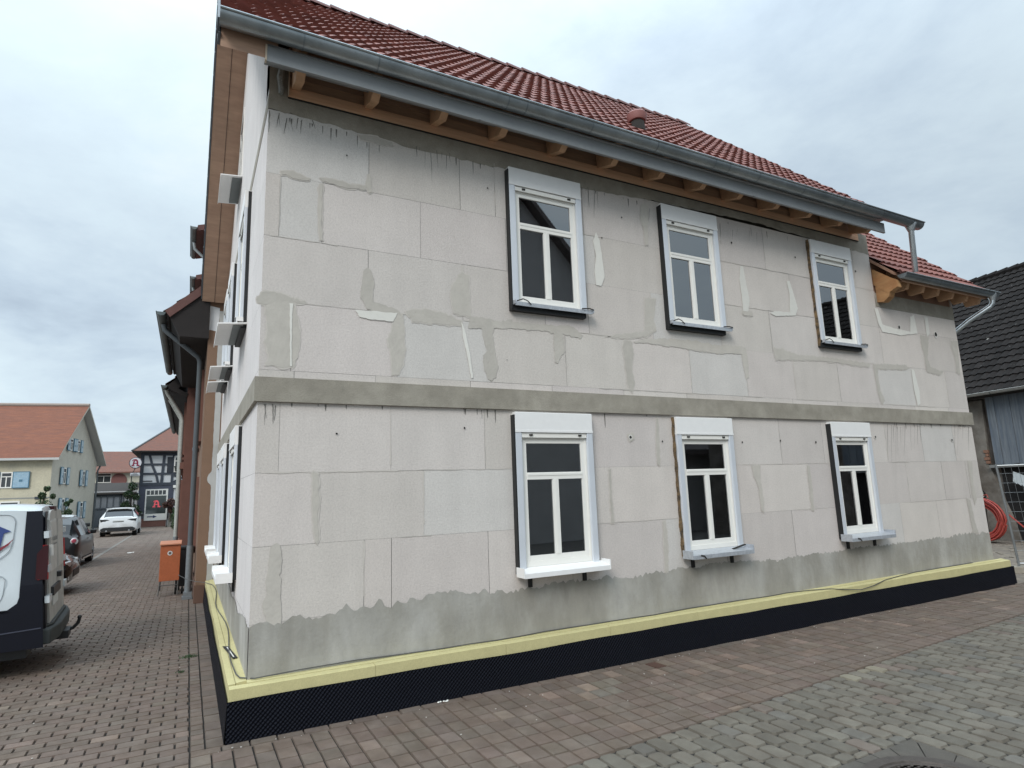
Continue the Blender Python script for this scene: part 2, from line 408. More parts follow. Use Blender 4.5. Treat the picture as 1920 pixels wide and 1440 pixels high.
# thin blocks edge: right hand end, rear
WL.poly([(9.0,y,z) for y,z in [(GL,4.8),(0,4.8),(0,roofz(0)-.08),(3.4,RP[2]-.08),(GL-.02,roofz(GL-.02)-.08)]])
WL.box(9.35,.01,4.86,9.36,.5,5.70); WL.box(9.0,.25,5.55,9.36,.5,5.7)
WL.poly([(11.70,0,0),(11.70,GL,0),(11.70,GL,4.86),(11.70,0,4.86)]); WL.poly([(0,GL,0),(11.7,GL,0),(11.7,GL,5.7),(0,GL,5.7)])
# plinth coat
GRAY= [[(0.031, 3.587), (0.137, 3.659), (0.271, 3.682), (0.312, 3.531), (0.343, 3.292), (0.311, 3.09), (0.288, 3.029), (0.06, 3.034), (0.081, 3.126), (0.041, 3.253), (0.068, 3.36), (0.039, 3.515)], [(-0.037, 3.659), (0.003, 3.71), (0.11, 3.724), (0.397, 3.656), (0.372, 3.646), (0.149, 3.654), (0.054, 3.596), (-0.035, 3.6)], [(0.93, 4.049), (0.965, 4.076), (1.007, 4.06), (1.036, 3.932), (1.016, 3.769), (1.023, 3.727), (1.15, 3.719), (1.295, 3.662), (1.309, 3.627), (0.996, 3.644), (0.954, 3.668), (0.898, 3.755), (0.904, 3.842)], [(1.222, 3.626), (1.324, 3.637), (1.338, 3.478), (1.344, 3.275), (1.315, 3.101), (1.279, 3.028), (1.215, 3.024), (1.208, 3.208), (1.172, 3.362), (1.215, 3.481), (1.229, 3.554)], [(1.864, 4.025), (1.981, 4.182), (2.054, 4.144), (2.057, 3.955), (2.068, 3.706), (1.97, 3.696), (1.874, 3.717), (1.853, 3.868), (1.847, 3.945)], [(1.354, 3.677), (1.503, 3.716), (1.732, 3.703), (1.842, 3.676), (1.969, 3.628), (1.968, 3.589), (1.653, 3.574), (1.427, 3.581), (1.398, 3.63)], [(2.067, 3.692), (2.2, 3.706), (2.367, 3.668), (2.571, 3.704), (2.567, 3.615), (2.347, 3.587), (2.328, 3.522), (2.355, 3.291), (2.379, 3.169), (2.346, 3.044), (2.295, 3.018), (2.246, 3.038), (2.209, 3.158), (2.204, 3.28), (2.255, 3.33), (2.21, 3.481), (2.196, 3.573), (2.032, 3.565)], [(2.311, 3.677), (2.755, 3.686), (3.377, 3.709), (3.502, 3.608), (3.456, 3.576), (3.222, 3.602), (3.231, 3.401), (3.14, 3.266), (3.098, 3.263), (3.096, 3.6), (2.952, 3.614), (2.556, 3.613), (2.346, 3.593)], [(4.483, 4.18), (4.662, 4.201), (4.583, 3.905), (4.622, 3.788), (4.488, 3.695), (4.191, 3.639), (3.816, 3.626), (4.443, 3.751), (4.46, 3.933)], [(4.109, 3.607), (4.223, 3.598), (4.233, 3.448), (4.194, 3.259), (4.224, 3.075), (4.167, 2.944), (4.11, 3.069), (4.102, 3.253), (4.093, 3.419), (4.08, 3.53)], [(4.857, 3.69), (5.216, 3.701), (5.613, 3.673), (6.035, 3.686), (6.207, 3.678), (6.224, 3.489), (6.206, 3.257), (6.144, 3.233), (6.116, 3.44), (6.107, 3.586), (5.598, 3.549), (4.946, 3.579), (4.458, 3.598), (4.245, 3.59), (4.415, 3.652)], [(6.755, 3.721), (6.942, 3.714), (7.252, 3.648), (7.757, 3.662), (8.284, 3.652), (8.841, 3.642), (8.972, 3.627), (8.942, 3.576), (8.638, 3.581), (7.781, 3.606), (7.24, 3.58), (6.788, 3.538)], [(9.058, 3.633), (9.406, 3.656), (9.921, 3.673), (10.066, 3.62), (9.796, 3.587), (9.189, 3.566), (9.143, 3.472), (9.155, 3.203), (9.244, 3.058), (9.156, 2.995), (9.104, 3.082), (9.074, 3.379)], [(10.519, 4.233), (10.768, 4.222), (10.641, 3.85), (10.683, 3.69), (11.065, 3.632), (10.93, 3.558), (10.548, 3.601), (10.556, 3.844), (10.524, 4.037)], [(11.465, 4.214), (11.682, 4.232), (11.632, 3.852), (11.592, 3.613), (11.48, 3.64), (11.519, 3.878), (11.455, 4.077)], [(0.151, 1.469), (0.195, 1.481), (0.226, 1.456), (0.237, 1.331), (0.225, 1.21), (0.242, 1.147), (0.24, 0.966), (0.252, 0.799), (0.134, 0.814), (0.1, 0.981), (0.126, 1.068), (0.12, 1.174), (0.134, 1.294), (0.145, 1.4)], [(0.483, 2.085), (0.531, 2.067), (0.539, 1.82), (0.531, 1.691), (0.542, 1.497), (0.519, 1.451), (0.501, 1.58), (0.485, 1.823)], [(6.087, 2.072), (6.251, 2.07), (6.222, 1.876), (6.241, 1.666), (6.235, 1.459), (6.188, 1.478), (6.181, 1.773), (6.109, 1.966)], [(7.191, 2.058), (7.246, 2.048), (7.248, 1.741), (7.234, 1.43), (7.178, 1.433), (7.192, 1.743)], [(4.517, 2.657), (4.548, 2.658), (4.532, 2.381), (4.523, 2.075), (4.484, 2.108), (4.485, 2.332)], [(3.759, 2.055), (3.787, 2.055), (3.773, 1.753), (3.788, 1.456), (3.751, 1.458), (3.75, 1.695)], [(4.5, 1.432), (4.541, 1.43), (4.541, 1.122), (4.524, 0.85), (4.483, 0.854), (4.49, 1.126)], [(11.376, 2.074), (11.524, 2.072), (11.448, 1.725), (11.48, 1.441), (11.393, 1.351), (11.353, 1.508), (11.379, 1.789)], [(11.161, 1.453), (11.267, 1.418), (11.3, 1.047), (11.36, 0.86), (11.192, 0.886), (11.184, 1.145)], [(0.125, 4.919), (0.239, 4.945), (0.396, 4.914), (0.396, 4.885), (0.305, 4.887), (0.138, 4.893)], [(0.489, 4.927), (0.637, 4.945), (0.776, 4.93), (0.945, 4.943), (0.946, 4.902), (0.776, 4.892), (0.583, 4.903)], [(0.489, 4.883), (0.516, 4.874), (0.513, 4.681), (0.51, 4.476), (0.527, 4.291), (0.5, 4.301), (0.491, 4.444), (0.48, 4.674)], [(0.855, 5.498), (0.986, 5.524), (1.059, 5.511), (1.209, 5.501), (1.224, 5.456), (1.104, 5.45), (0.986, 5.46), (0.884, 5.458)], [(0.966, 5.079), (0.988, 5.084), (1.003, 4.902), (0.975, 4.865), (0.945, 4.951)], [(4.056, 2.461), (4.15, 2.471), (4.155, 2.397), (4.083, 2.369)], [(6.208, 4.204), (6.402, 4.214), (6.409, 4.16), (6.272, 4.135), (6.201, 4.16)], [(4.53, 5.47), (4.656, 5.474), (4.603, 5.172), (4.592, 4.923), (4.553, 4.896), (4.547, 5.1), (4.501, 5.277)]]
WHITE= [[(3.781, 4.946), (3.829, 4.837), (3.849, 4.645), (3.87, 4.378), (3.81, 4.256), (3.733, 4.265), (3.723, 4.434), (3.759, 4.631), (3.727, 4.82)], [(6.255, 4.87), (6.315, 4.867), (6.341, 4.626), (6.379, 4.365), (6.326, 4.206), (6.223, 4.205), (6.225, 4.435), (6.214, 4.675)], [(7.211, 4.775), (7.279, 4.784), (7.342, 4.57), (7.391, 4.367), (7.322, 4.255), (6.893, 4.199), (6.772, 4.231), (6.873, 4.276), (7.196, 4.288), (7.241, 4.558)], [(9.296, 4.594), (9.394, 4.589), (9.461, 4.328), (9.758, 4.293), (10.229, 4.272), (10.295, 4.54), (10.416, 4.585), (10.443, 4.259), (9.94, 4.182), (9.431, 4.199), (9.358, 4.318)], [(10.722, 4.584), (10.834, 4.579), (10.815, 4.292), (10.71, 4.217)], [(10.092, 3.621), (10.17, 3.61), (10.239, 3.251), (10.209, 3.031), (10.12, 2.997), (10.085, 3.276)], [(0.844, 3.636), (1.023, 3.641), (1.266, 3.646), (1.222, 3.554), (0.982, 3.551), (0.886, 3.57)], [(1.96, 3.627), (2.014, 3.494), (2.056, 3.239), (2.083, 3.029), (2.059, 3.028), (2.024, 3.236), (1.973, 3.475)], [(0.242, 3.631), (0.272, 3.635), (0.267, 3.378), (0.276, 3.035), (0.261, 3.034), (0.252, 3.377)]]
PLASTER= [(0.027, 0.814), (0.105, 0.84), (0.193, 0.807), (0.281, 0.826), (0.4, 0.871), (0.447, 0.828), (0.587, 0.826), (0.649, 0.849), (0.697, 0.836), (0.793, 0.919), (0.859, 0.848), (0.976, 0.866), (1.043, 0.867), (1.086, 0.926), (1.163, 0.845), (1.207, 0.832), (1.26, 0.891), (1.321, 0.86), (1.411, 0.899), (1.502, 0.873), (1.595, 0.913), (1.707, 0.918), (2.103, 0.876), (2.155, 0.907), (2.204, 0.85), (2.344, 0.873), (2.395, 0.83), (2.63, 0.867), (2.722, 0.85), (2.873, 0.873), (3.124, 0.881), (3.486, 0.862), (3.613, 0.891), (3.823, 0.846), (3.953, 0.834), (4.27, 0.856), (4.342, 0.884), (4.502, 0.835), (4.699, 0.888), (4.943, 0.858), (5.096, 0.872), (5.253, 0.886), (5.762, 0.872), (6.067, 0.837), (6.215, 0.854), (6.401, 0.815), (6.629, 0.849), (7.158, 0.864), (7.591, 0.843), (7.968, 0.866), (8.097, 0.87), (8.444, 0.858), (8.852, 0.855), (9.135, 0.863), (9.424, 0.856), (9.929, 0.864), (10.09, 0.883), (10.399, 0.848), (10.625, 0.877), (11.019, 0.882), (11.192, 0.886), (11.326, 0.847), (11.514, 0.881), (11.682, 0.84)]
DRIPS= [(0.012, 5.508, 0.02, 5.266), (0.05, 5.518, 0.053, 5.422), (0.083, 5.482, 0.087, 5.335), (0.114, 5.506, 0.117, 5.417), (0.149, 5.471, 0.153, 5.322), (0.213, 5.488, 0.216, 5.369), (0.264, 5.502, 0.266, 5.397), (0.29, 5.494, 0.293, 5.389), (0.347, 5.495, 0.352, 5.284), (0.423, 5.515, 0.424, 5.462), (0.491, 5.526, 0.492, 5.487), (1.479, 5.504, 1.478, 5.356), (1.527, 5.499, 1.526, 5.449), (1.582, 5.48, 1.58, 5.282), (1.654, 5.464, 1.65, 5.134), (1.686, 5.472, 1.686, 5.405), (1.719, 5.513, 1.716, 5.297), (1.76, 5.506, 1.759, 5.406), (1.817, 5.487, 1.814, 5.286), (1.859, 5.514, 1.858, 5.429), (1.942, 5.5, 1.941, 5.449), (0.051, 2.666, 0.057, 2.491), (0.065, 2.666, 0.068, 2.566), (0.121, 2.668, 0.128, 2.455), (0.137, 2.656, 0.141, 2.53), (2.187, 2.676, 2.184, 2.587), (1.979, 2.684, 1.978, 2.655), (2.106, 2.688, 2.105, 2.659), (3.786, 5.503, 3.759, 5.119), (3.707, 5.506, 3.692, 5.284), (3.846, 5.475, 3.828, 5.231), (4.65, 5.41, 4.636, 5.261), (4.74, 5.427, 4.697, 4.981), (4.69, 5.439, 4.66, 5.12), (5.948, 5.436, 5.91, 5.139), (6.183, 5.387, 6.161, 5.225), (6.687, 5.429, 6.655, 5.215), (6.268, 5.402, 6.256, 5.309), (7.358, 5.424, 7.342, 5.325), (6.515, 5.422, 6.494, 5.28), (7.218, 5.425, 7.206, 5.351), (9.225, 2.661, 9.09, 2.081), (9.32, 2.648, 9.19, 2.095), (9.422, 2.62, 9.208, 1.723), (9.487, 2.621, 9.381, 2.18), (9.572, 2.622, 9.493, 2.296), (9.677, 2.639, 9.55, 2.12), (9.773, 2.656, 9.655, 2.178), (9.847, 2.642, 9.753, 2.267), (9.955, 2.659, 9.848, 2.237), (10.133, 2.677, 10.058, 2.387), (11.161, 2.68, 11.014, 2.171), (11.24, 2.649, 11.082, 2.108), (11.427, 2.684, 11.341, 2.393), (11.58, 2.654, 11.463, 2.265), (10.03, 2.645, 9.949, 2.327), (9.623, 2.623, 9.565, 2.385), (9.376, 2.634, 9.316, 2.384)]
HOLES= [(0.747, 5.237, 0.011), (2.316, 5.216, 0.011), (0.687, 2.43, 0.013), (1.97, 2.502, 0.014), (2.486, 3.25, 0.007), (4.194, 5.216, 0.014), (3.862, 4.886, 0.012), (6.127, 5.195, 0.019), (7.469, 5.183, 0.018), (8.929, 5.169, 0.02), (4.098, 2.426, 0.024), (4.584, 2.379, 0.015), (5.95, 2.376, 0.017), (6.693, 2.402, 0.017), (7.44, 2.387, 0.015), (8.857, 2.473, 0.024), (7.435, 2.383, 0.02), (10.988, 2.439, 0.029), (7.465, 5.184, 0.017), (9.922, 4.324, 0.038), (11.004, 4.293, 0.053)]
pl=[]
for q in PLASTER:
    if not pl or q[0]>pl[-1][0]+.004: pl.append(q)
pl[0]=(0.0,pl[0][1]); pl=[p for p in pl if p[0]<11.69]+[(11.70,.87)]
rr=random.Random(5); pp=[]
for a,b in zip(pl,pl[1:]):
    n=max(1,int((b[0]-a[0])/.025))
    for i in range(n):
        t=i/n; pp.append((a[0]+(b[0]-a[0])*t,a[1]+(b[1]-a[1])*t+(rr.uniform(-.016,.02)+.018*mnoise.noise(Vector((a[0]*9+i,1,1))) if i else 0)))
pp.append(pl[-1])
WL.m=3
for a,b in zip(pp,pp[1:]): WL.poly([(a[0],-.006,.30),(b[0],-.006,.30),(b[0],-.006,b[1]),(a[0],-.006,a[1])])
yy=0; za=pp[0][1]
while yy<GL:
    zb_=.80+.14*mnoise.noise(Vector((yy*1.3,3,0)))+rr.uniform(-.015,.015)
    y2=min(yy+.05,GL); WL.poly([(-.006,y2,.30),(-.006,yy,.30),(-.006,yy,za),(-.006,y2,zb_)]); za=zb_; yy=y2 if y2<GL else GL+1
# smears, filler, drips, holes
def smear(pts,m,k,amp,seed):
    q=ragged(pts+[pts[0]],amp,.028,seed)[:-1]; y=-.0042-.00009*k
    WL.poly([(x,y,z) for x,z in q],m,tint=(lambda v:(v,v,v*.98))(rnd(.98,1.12)))
    cx_=sum(p[0] for p in pts)/len(pts); cz_=sum(p[1] for p in pts)/len(pts)
    if m==4 and len(pts)<13:
        h=[]
        n_=len(q)
        for i in range(n_):
            a,b=q[i-1],q[(i+1)%n_]; dx,dz=b[0]-a[0],b[1]-a[1]; L_=math.hypot(dx,dz) or 1; s_=.012+.012*mnoise.noise(Vector((q[i][0]*14,q[i][1]*14,seed)))
            sg=1 if sum(q[j-1][0]*q[j][1]-q[j][0]*q[j-1][1] for j in range(n_))>0 else -1
            h.append((q[i][0]+dz/L_*s_*sg,q[i][1]-dx/L_*s_*sg))
        WL.poly([(x,-.0031-.00002*k,z) for x,z in h],8)
# mortar squeezed out along part of the joints
rj=random.Random(21)
def ribbon(x0,z0,x1,z1,wd,kk):
    L_=math.hypot(x1-x0,z1-z0); n=max(2,int(L_/.03)); A=[];B=[]; ux,uz=(x1-x0)/L_,(z1-z0)/L_; nx_,nz_=-uz,ux
    for i in range(n+1):
        t=i/n; px,pz=x0+(x1-x0)*t,z0+(z1-z0)*t; s1_=wd*(.55+1.3*max(-.35,mnoise.noise(Vector((px*7,pz*7,kk)))))+rj.uniform(0,.0015); s2_=wd*(.5+1.3*max(-.35,mnoise.noise(Vector((px*7,pz*7,kk+50)))))
        A.append((px+nx_*s1_,-.0026-.00001*kk,pz+nz_*s1_)); B.append((px-nx_*s2_,-.0026-.00001*kk,pz-nz_*s2_))
    for i in range(n): WL.poly([A[i],A[i+1],B[i+1],B[i]],8 if kk%3 else 4,(1,1,1))
kk=0
for (z0,z1),js in zip(FZ[1:],FJ[1:]):
    for j in js:
        if z1-z0<.2 or (j>9.36 and z1>4.3): continue
        if any(a<j<b and c<z1 and z0<d for a,b,c,d in opF): continue
        kk+=1
        if rj.random()<.55: a=rj.uniform(0,.3)*(z1-z0); ribbon(j,z0+a,j,z1-.01,rj.uniform(.004,.012),kk)
    x=.05
    while x<11.4:
        L_=rj.uniform(.3,1.3); kk+=1
        if rj.random()<.5 and not any(a-.05<x+L_/2<b+.05 and c-.1<z0<d+.2 for a,b,c,d in opF) and x+L_<(9.3 if z0>4.5 else 11.6): ribbon(x,z0,x+L_,z0,rj.uniform(.003,.008),kk)
        x+=L_
for k,p in enumerate(GRAY): smear(p,4,k,.012,k+11)
for k,p in enumerate(WHITE): smear(p,5,k+35,.005,k+81)
for k,(x0,z0,x1,z1) in enumerate(DRIPS):
    if random.random()<.22: continue
    x0+=rnd(-.02,.02); x1=x0+(x1-x0)+rnd(-.012,.012); z1+=rnd(-.03,.06); q=rnd(.003,.010); n=5; L=[];Rr=[]
    for i in range(n+1):
        t=i/n; x=x0+(x1-x0)*t+rnd(-.003,.003); ww=q*(1-.75*t)*(.8+.4*random.random()); z=z0+.02+(z1-z0-.02)*t
        L.append((x-ww/2,-.0035-.00002*k,z)); Rr.append((x+ww/2,-.0035-.00002*k,z))
    WL.poly(L+Rr[::-1],6)
# additional random fine drips below the ring beam and the band
rr=random.Random(9)
for k in range(60):
    xx=rr.choice([rr.uniform(.1,1.2),rr.uniform(1.9,2.45),rr.uniform(3.6,4.7),rr.uniform(5.8,7.6),rr.uniform(9.4,11.6)])
    up=xx<9.3 and rr.random()<.72
    z0=5.5 if up else 2.7; Ld=rr.uniform(.03,.2)*rr.uniform(.4,1); wd=rr.uniform(.003,.009)
    if any(a-.05<xx<b+.05 for a,b in (UPP if up else LOW)): continue
    WL.poly([(xx-wd,-.0031,z0),(xx+wd,-.0031,z0),(xx+wd*.6,-.0031,z0-Ld*.7),(xx,-.0031,z0-Ld),(xx-wd*.7,-.0031,z0-Ld*.6)],6)
for k,(x,z,r) in enumerate(HOLES):
    r=abs(r)*.8
    if r>.018: WL.poly([(x+math.cos(a)*r*1.5*rnd(.7,1.2),-.0092,z+math.sin(a)*r*1.5*rnd(.7,1.2)) for a in [i*math.pi/5 for i in range(10)]],5); 
    WL.poly([(x+math.cos(a)*r*rnd(.8,1.1),-.0096,z+math.sin(a)*r*rnd(.8,1.1)) for a in [i*math.pi/4 for i in range(8)]],7)
WL.build('wall',[m_blk,m_jnt,m_con,m_pls,m_mor,m_wht,m_drp,m_hol,pm('mortar_film',(.60,.555,.50),.9,var=.12,scale=5,attr=True)],HOUSE,fixn=False)
# ---- windows
m_wf=pm('window_white',(.84,.82,.765),.4,var=.04); m_alu=pm('guide_rail_grey',(.66,.69,.73),.4,metal=.15,var=.06)
m_box=pm('shutter_box_white',(.84,.83,.81),.45,var=.06,scale=5); m_blkf=pm('black_foil',(.012,.013,.014),.55)
m_foam=pm('pu_foam',(.30,.20,.10),.9,var=.5,scale=14,bump=1,bscale=40,col2=(.06,.05,.04)); m_room=pm('room_dark',(.05,.05,.052),.9)
m_room2=pm('room_grey',(.55,.55,.55),.9,var=.15)
m_gl=glassm('window_glass',(.72,.74,.76),2.8); m_film=pm('plastic_film',(.55,.58,.62),.3,var=.35,scale=14,metal=.3)
m_curt=pm('curtain_pale',(.6,.61,.6),.9,var=.2,scale=8); m_curt2=pm('curtain_brown',(.07,.06,.055),.9,var=.3)
def window(M,x0,x1,zb,zt,upper,foam=False,curt=None,room=None,label=None,gable=False,shut=.212,sillw=0):
    M=M@Matrix.Diagonal((1,.6,1,1)); f=MB(M)
    a,b=x0+.055,x1-.055
    f.box(a,-.062,zb,a+.04,.02,zt); f.box(b-.04,-.062,zb,b,.02,zt); f.box(a+.04,-.062,zt-.075,b-.04,.02,zt); f.box(a+.04,-.062,zb,b-.04,.02,zb+.055)
    c,d=a+.04,b-.04; z0,z1=zb+.055,zt-.075; tr=zt-.46
    for p,q,r,s in ((c,c+.05,z0,z1),(d-.05,d,z0,z1)): f.box(p,-.05,r,q,.01,s)
    f.box(c+.05,-.05,z1-.045,d-.05,.01,z1); f.box(c+.05,-.05,z0,d-.05,.01,z0+.055); f.box(c+.05,-.058,tr-.045,d-.05,.01,tr+.03)
    f.box(c+.05,-.066,tr-.004,d-.05,-.058,tr+.022)
    mx=(c+d)/2; f.box(mx-.038,-.056,z0+.055,mx+.038,.01,tr-.045); f.box(mx-.016,-.062,z0+.055,mx+.016,-.056,tr-.045)
    W=f.build('window',m_wf,HOUSE,bevel=.004,label=label)
    for p,q,r,s in ((c+.05,d-.05,tr+.03,z1-.045),(c+.05,mx-.038,z0+.055,tr-.045),(mx+.038,d-.05,z0+.055,tr-.045)):
        g=MB(M); g.box(p-.004,-.028,r-.004,q+.004,-.022,s+.004); g.build('pane',m_gl,W)
    g=MB(M); g.prism([(-.125,zt),(-.125,zt+shut-.006),(-.119,zt+shut),(0,zt+shut),(0,zt),(-.11,zt-.004)],x0,x1,'x'); g.box(x0-.004,-.129,zt-.006,x1+.004,-.125,zt+.02); g.build('shutter_box',m_box,W,bevel=.004)
    g=MB(M); g.box(x0+.08,-.105,zt-.06,x1-.08,-.085,zt-.012)
    g.m=1
    for xx in (x0+.17,x1-.19): g.box(xx,-.122,zt-.042,xx+.04,-.105,zt-.024)
    g.build('shutter_bar',[m_wf,m_hol],W)
    for p in (x0,x1-.07):
        g=MB(M); g.box(p,-.12,zb-.01,p+.07,-.063,zt-.001); g.box(p+(.07 if p==x0 else -.006),-.118,zb-.01,p+(.076 if p==x0 else 0),-.07,zt-.01); g.build('guide_rail',m_alu,W,bevel=.003)
    g=MB(M)
    zz0=zb-.06
    n=70; 
    if foam:
        for i in range(n):
            za=zz0+(zt+shut-zz0)*i/n; zc=zz0+(zt+shut-zz0)*(i+1)/n; t=.012+.012*mnoise.noise(Vector((zc*9,x0,2)))+rnd(-.002,.002); g.box(x0-t,-.07+.03*mnoise.noise(Vector((zc*6,x0,9))),za,x0-.001,.0,zc)
        g.build('foam_joint',m_foam,W)
    else:
        g.box(x0-.016,-.116,zz0,x0-.001,-.0,zt+shut-.03); g.build('sealing_strip',m_blkf,W)
    g=MB(M); g.box(x1+.0005,-.06,zz0,x1+.008,-.0,zt+shut-.01); g.build('sealing_strip',m_blkf,W)
    if upper:
        g=MB(M); g.box(x0-.015,-.105,zb-.075,x1-.015,-.0,zb-.012); g.build('sealing_strip',m_blkf,W)
        g=MB(M); g.box(x0+.01,-.165,zb-.012,x1+.055,-.064,zb+.012); g.box(x0+.01,-.178,zb-.03,x1+.055,-.165,zb+.014)
        g.box(x0+.0,-.19,zb-.014,x0+.012,-.07,zb+.03);g.box(x1+.055,-.19,zb-.014,x1+.07,-.07,zb+.035); g.build('sill',m_film if not gable else m_box,W)
        g=MB(M); g.tube([(x0+.03,-.17,zb+.02),(x0+.1,-.2,zb+.045),(x0+.16,-.19,zb+.03),(x0+.2,-.2,zb-.01)],.007,5); g.build('film_scrap',m_hol,W); g=MB(M); g.tube([(x1-.1,-.19,zb+.02),(x1,-.2,zb+.03),(x1+.06,-.2,zb+.02)],.008,5); g.build('film_scrap',m_hol,W)
    else:
        g=MB(M); s0=x0-.02;s1=x1+.012+sillw*.5
        g.prism([(-.062,zb+.0),(-.062,zb-.012),(-.33,zb-.052),(-.33,zb-.088),(-.338,zb-.088),(-.338,zb-.04)],s0,s1,'x')
        g.box(s0-.008,-.342,zb-.085,s0,-.062,zb+.012); g.box(s1,-.342,zb-.085,s1+.01,-.062,zb+.02)
        g.build('sill',m_film if foam or curt else m_box,W,bevel=.002)
        for xx in (x0+.12,x1-.19):
            g=MB(M); g.box(xx,-.05,zb-.2,xx+.04,-.007,zb-.03); g.build('sill_bracket',m_blkf,W)
        if foam or curt:
            g=MB(M); g.tube([(s0+.12,-.338,zb-.045),(s0+.17,-.345,zb-.055),(s0+.2,-.343,zb-.085)],.010,5)
            g.build('film_scrap',m_hol,W)
            if foam: g=MB(M); g.bar((x1-.25,-.2,zb-.02),(x1-.03,-.2,zb+.02),.05,.012); g.build('film_scrap',m_hol,W)
    g=MB(M); y1=.6
    g.poly([(a,.02,zb),(b,.02,zb),(b,y1,zb-.2),(a,y1,zb-.2)]); g.poly([(a,.02,zt),(a,y1,zt),(b,y1,zt),(b,.02,zt)])
    g.poly([(a,.02,zb),(a,y1,zb-.2),(a,y1,zt),(a,.02,zt)]); g.poly([(b,.02,zb),(b,.02,zt),(b,y1,zt),(b,y1,zb-.2)]); g.poly([(a,y1,zb-.2),(b,y1,zb-.2),(b,y1,zt),(a,y1,zt)])
    g.build('interior',room or m_room,W)
    if curt:
        g=MB(M); n=44
        for i in range(n):
            p=a+(b-a)*i/n; q=a+(b-a)*(i+1)/n; u=.1+.018*math.sin(i*1.3)+.01*math.sin(i*2.9); v=.1+.018*math.sin((i+1)*1.3)+.01*math.sin((i+1)*2.9)
            if curt is m_curt and i>n*.78: break
            g.poly([(p,u,zb+.02),(q,v,zb+.02),(q,v,zt-.02),(p,u,zt-.02)])
        g.build('curtain',curt,W,smooth=True)
    return W
cfg=[(0,False,None,m_room2,.06,'bare ground floor window with clean white sill'),(1,True,m_curt2,m_room,.02,'ground floor window over a film covered sill with a loose black strip'),(2,True,m_curt2,m_room,.09,None)]
for (x0,x1),(i,fo,cu,ro,sw,lb) in zip(LOW,cfg): window(I4,x0,x1,*ZL,False,foam=(i==1),curt=cu,room=ro,sillw=sw,label=lb)
for (x0,x1),(fo,cu,ro) in zip(UPP,[(False,None,m_room2),(False,None,m_room2),(True,m_curt,m_room2)]): window(I4,x0,x1,*ZU,True,foam=fo,curt=cu,room=ro)
for a,b in gx(GLOW): window(MG,a,b,*ZL,False,gable=True,room=m_room2)
for k,(a,b) in enumerate(gx(GUP)): window(MG,a,b,*ZU,True,gable=True,foam=(k==0))
# wide sills on the gable's upper windows and attic
for a,b,z in [(x[0],x[1],ZU[0]) for x in gx(GUP)]+[(GL-4.8,GL-3.9,6.8)]:
    g=MB(MG); g.prism([(-.0,z-.02),(-.0,z-.035),(-.30,z-.065),(-.30,z-.09),(-.305,z-.09),(-.305,z-.05)],a-.05,b+.06,'x'); g.m=1; g.prism([(-.005,z-.037),(-.005,z-.05),(-.14,z-.062),(-.14,z-.052)],a,b,'x')
    g.build('attic_sill' if z>6 else 'outer_sill',[m_box,pm('sill_underside',(.2,.22,.22),.6)],HOUSE)
# ---- roof
m_tile=pm('red_tile',(.25,.095,.075),.62,var=.3,scale=2.5,attr=True,spec=.22,bump=.15,bscale=60)
m_ridge=pm('ridge_tile',(.16,.06,.05),.6,var=.3,scale=4,attr=True)
m_wood=pm('soffit_board',(.50,.32,.22),.75,var=.25,scale=2,stretch=(.6,.3,4),col2=(.42,.26,.18))
m_glu=pm('glulam',(.88,.55,.35),.7,var=.25,scale=2,stretch=(.35,3,7),col2=(.70,.40,.235))
m_zinc=pm('zinc',(.42,.455,.47),.34,metal=.75,var=.35,scale=2.2,col2=(.33,.37,.39))
m_zdk=pm('zinc_flashing',(.27,.28,.285),.55,metal=.2,var=.15,scale=2)
m_edge=pm('verge_metal',(.12,.13,.14),.5,metal=.4)
def tiles(mb,O,ex,es,W,L,tw=.155,cl=.34,amp=.026,lift=.035,seg=6,tv=.2,phase=0,dark=None):
    O=Vector(O);ex=Vector(ex).normalized();es=Vector(es).normalized();nn=ex.cross(es).normalized()
    if nn.z<0: nn=-nn
    nx=max(1,int(round(W/tw))); tw=W/nx; nc=max(1,int(round(L/cl))); cl=L/nc
    def h(t): 
        t=(t+phase)%1.0; return amp*(.5+.5*math.cos(2*math.pi*(t-.3)))**.8
    for k in range(nc):
        s0=k*cl-.02; s1=(k+1)*cl+.004; tin=[tnt(tv,.04) for _ in range(nx)]
        if dark: tin=[dark(i,k) for i in range(nx)]
        jz=[rnd(-.003,.004) for _ in range(nx)]
        for i in range(nx):
            A=[];B=[];D=[]
            for j in range(seg+1):
                t=j/seg; x=(i+t)*tw; A.append(mb.V(O+ex*x+es*s0+nn*(h(t)+lift+jz[i]))); B.append(mb.V(O+ex*x+es*s1+nn*(h(t)))); D.append(mb.V(O+ex*x+es*s0+nn*(h(t)*.9-.004)))
            for j in range(seg):
                mb.F((A[j],A[j+1],B[j+1],B[j]),0,tin[i]); mb.F((D[j],D[j+1],A[j+1],A[j]),0,tin[i])
    mb.last=(O,ex,es,nn)
th=math.atan(slope); cs,sn=math.cos(th),math.sin(th); SL=math.hypot(3.9,RP[2]-RP[0])
XL,XR=-.455,9.0
mb=MB(); tiles(mb,(XL,-.5,5.97),(1,0,0),(0,cs,sn),XR-XL,SL)
roof=mb.build('roof',m_tile,HOUSE,fixn=False,smooth=True)
mb=MB(); tiles(mb,(XL,RP[3]*2+.5,5.97),(1,0,0),(0,-cs,sn),XR-XL,SL); mb.build('rear_roof',m_tile,HOUSE,fixn=False,smooth=True)
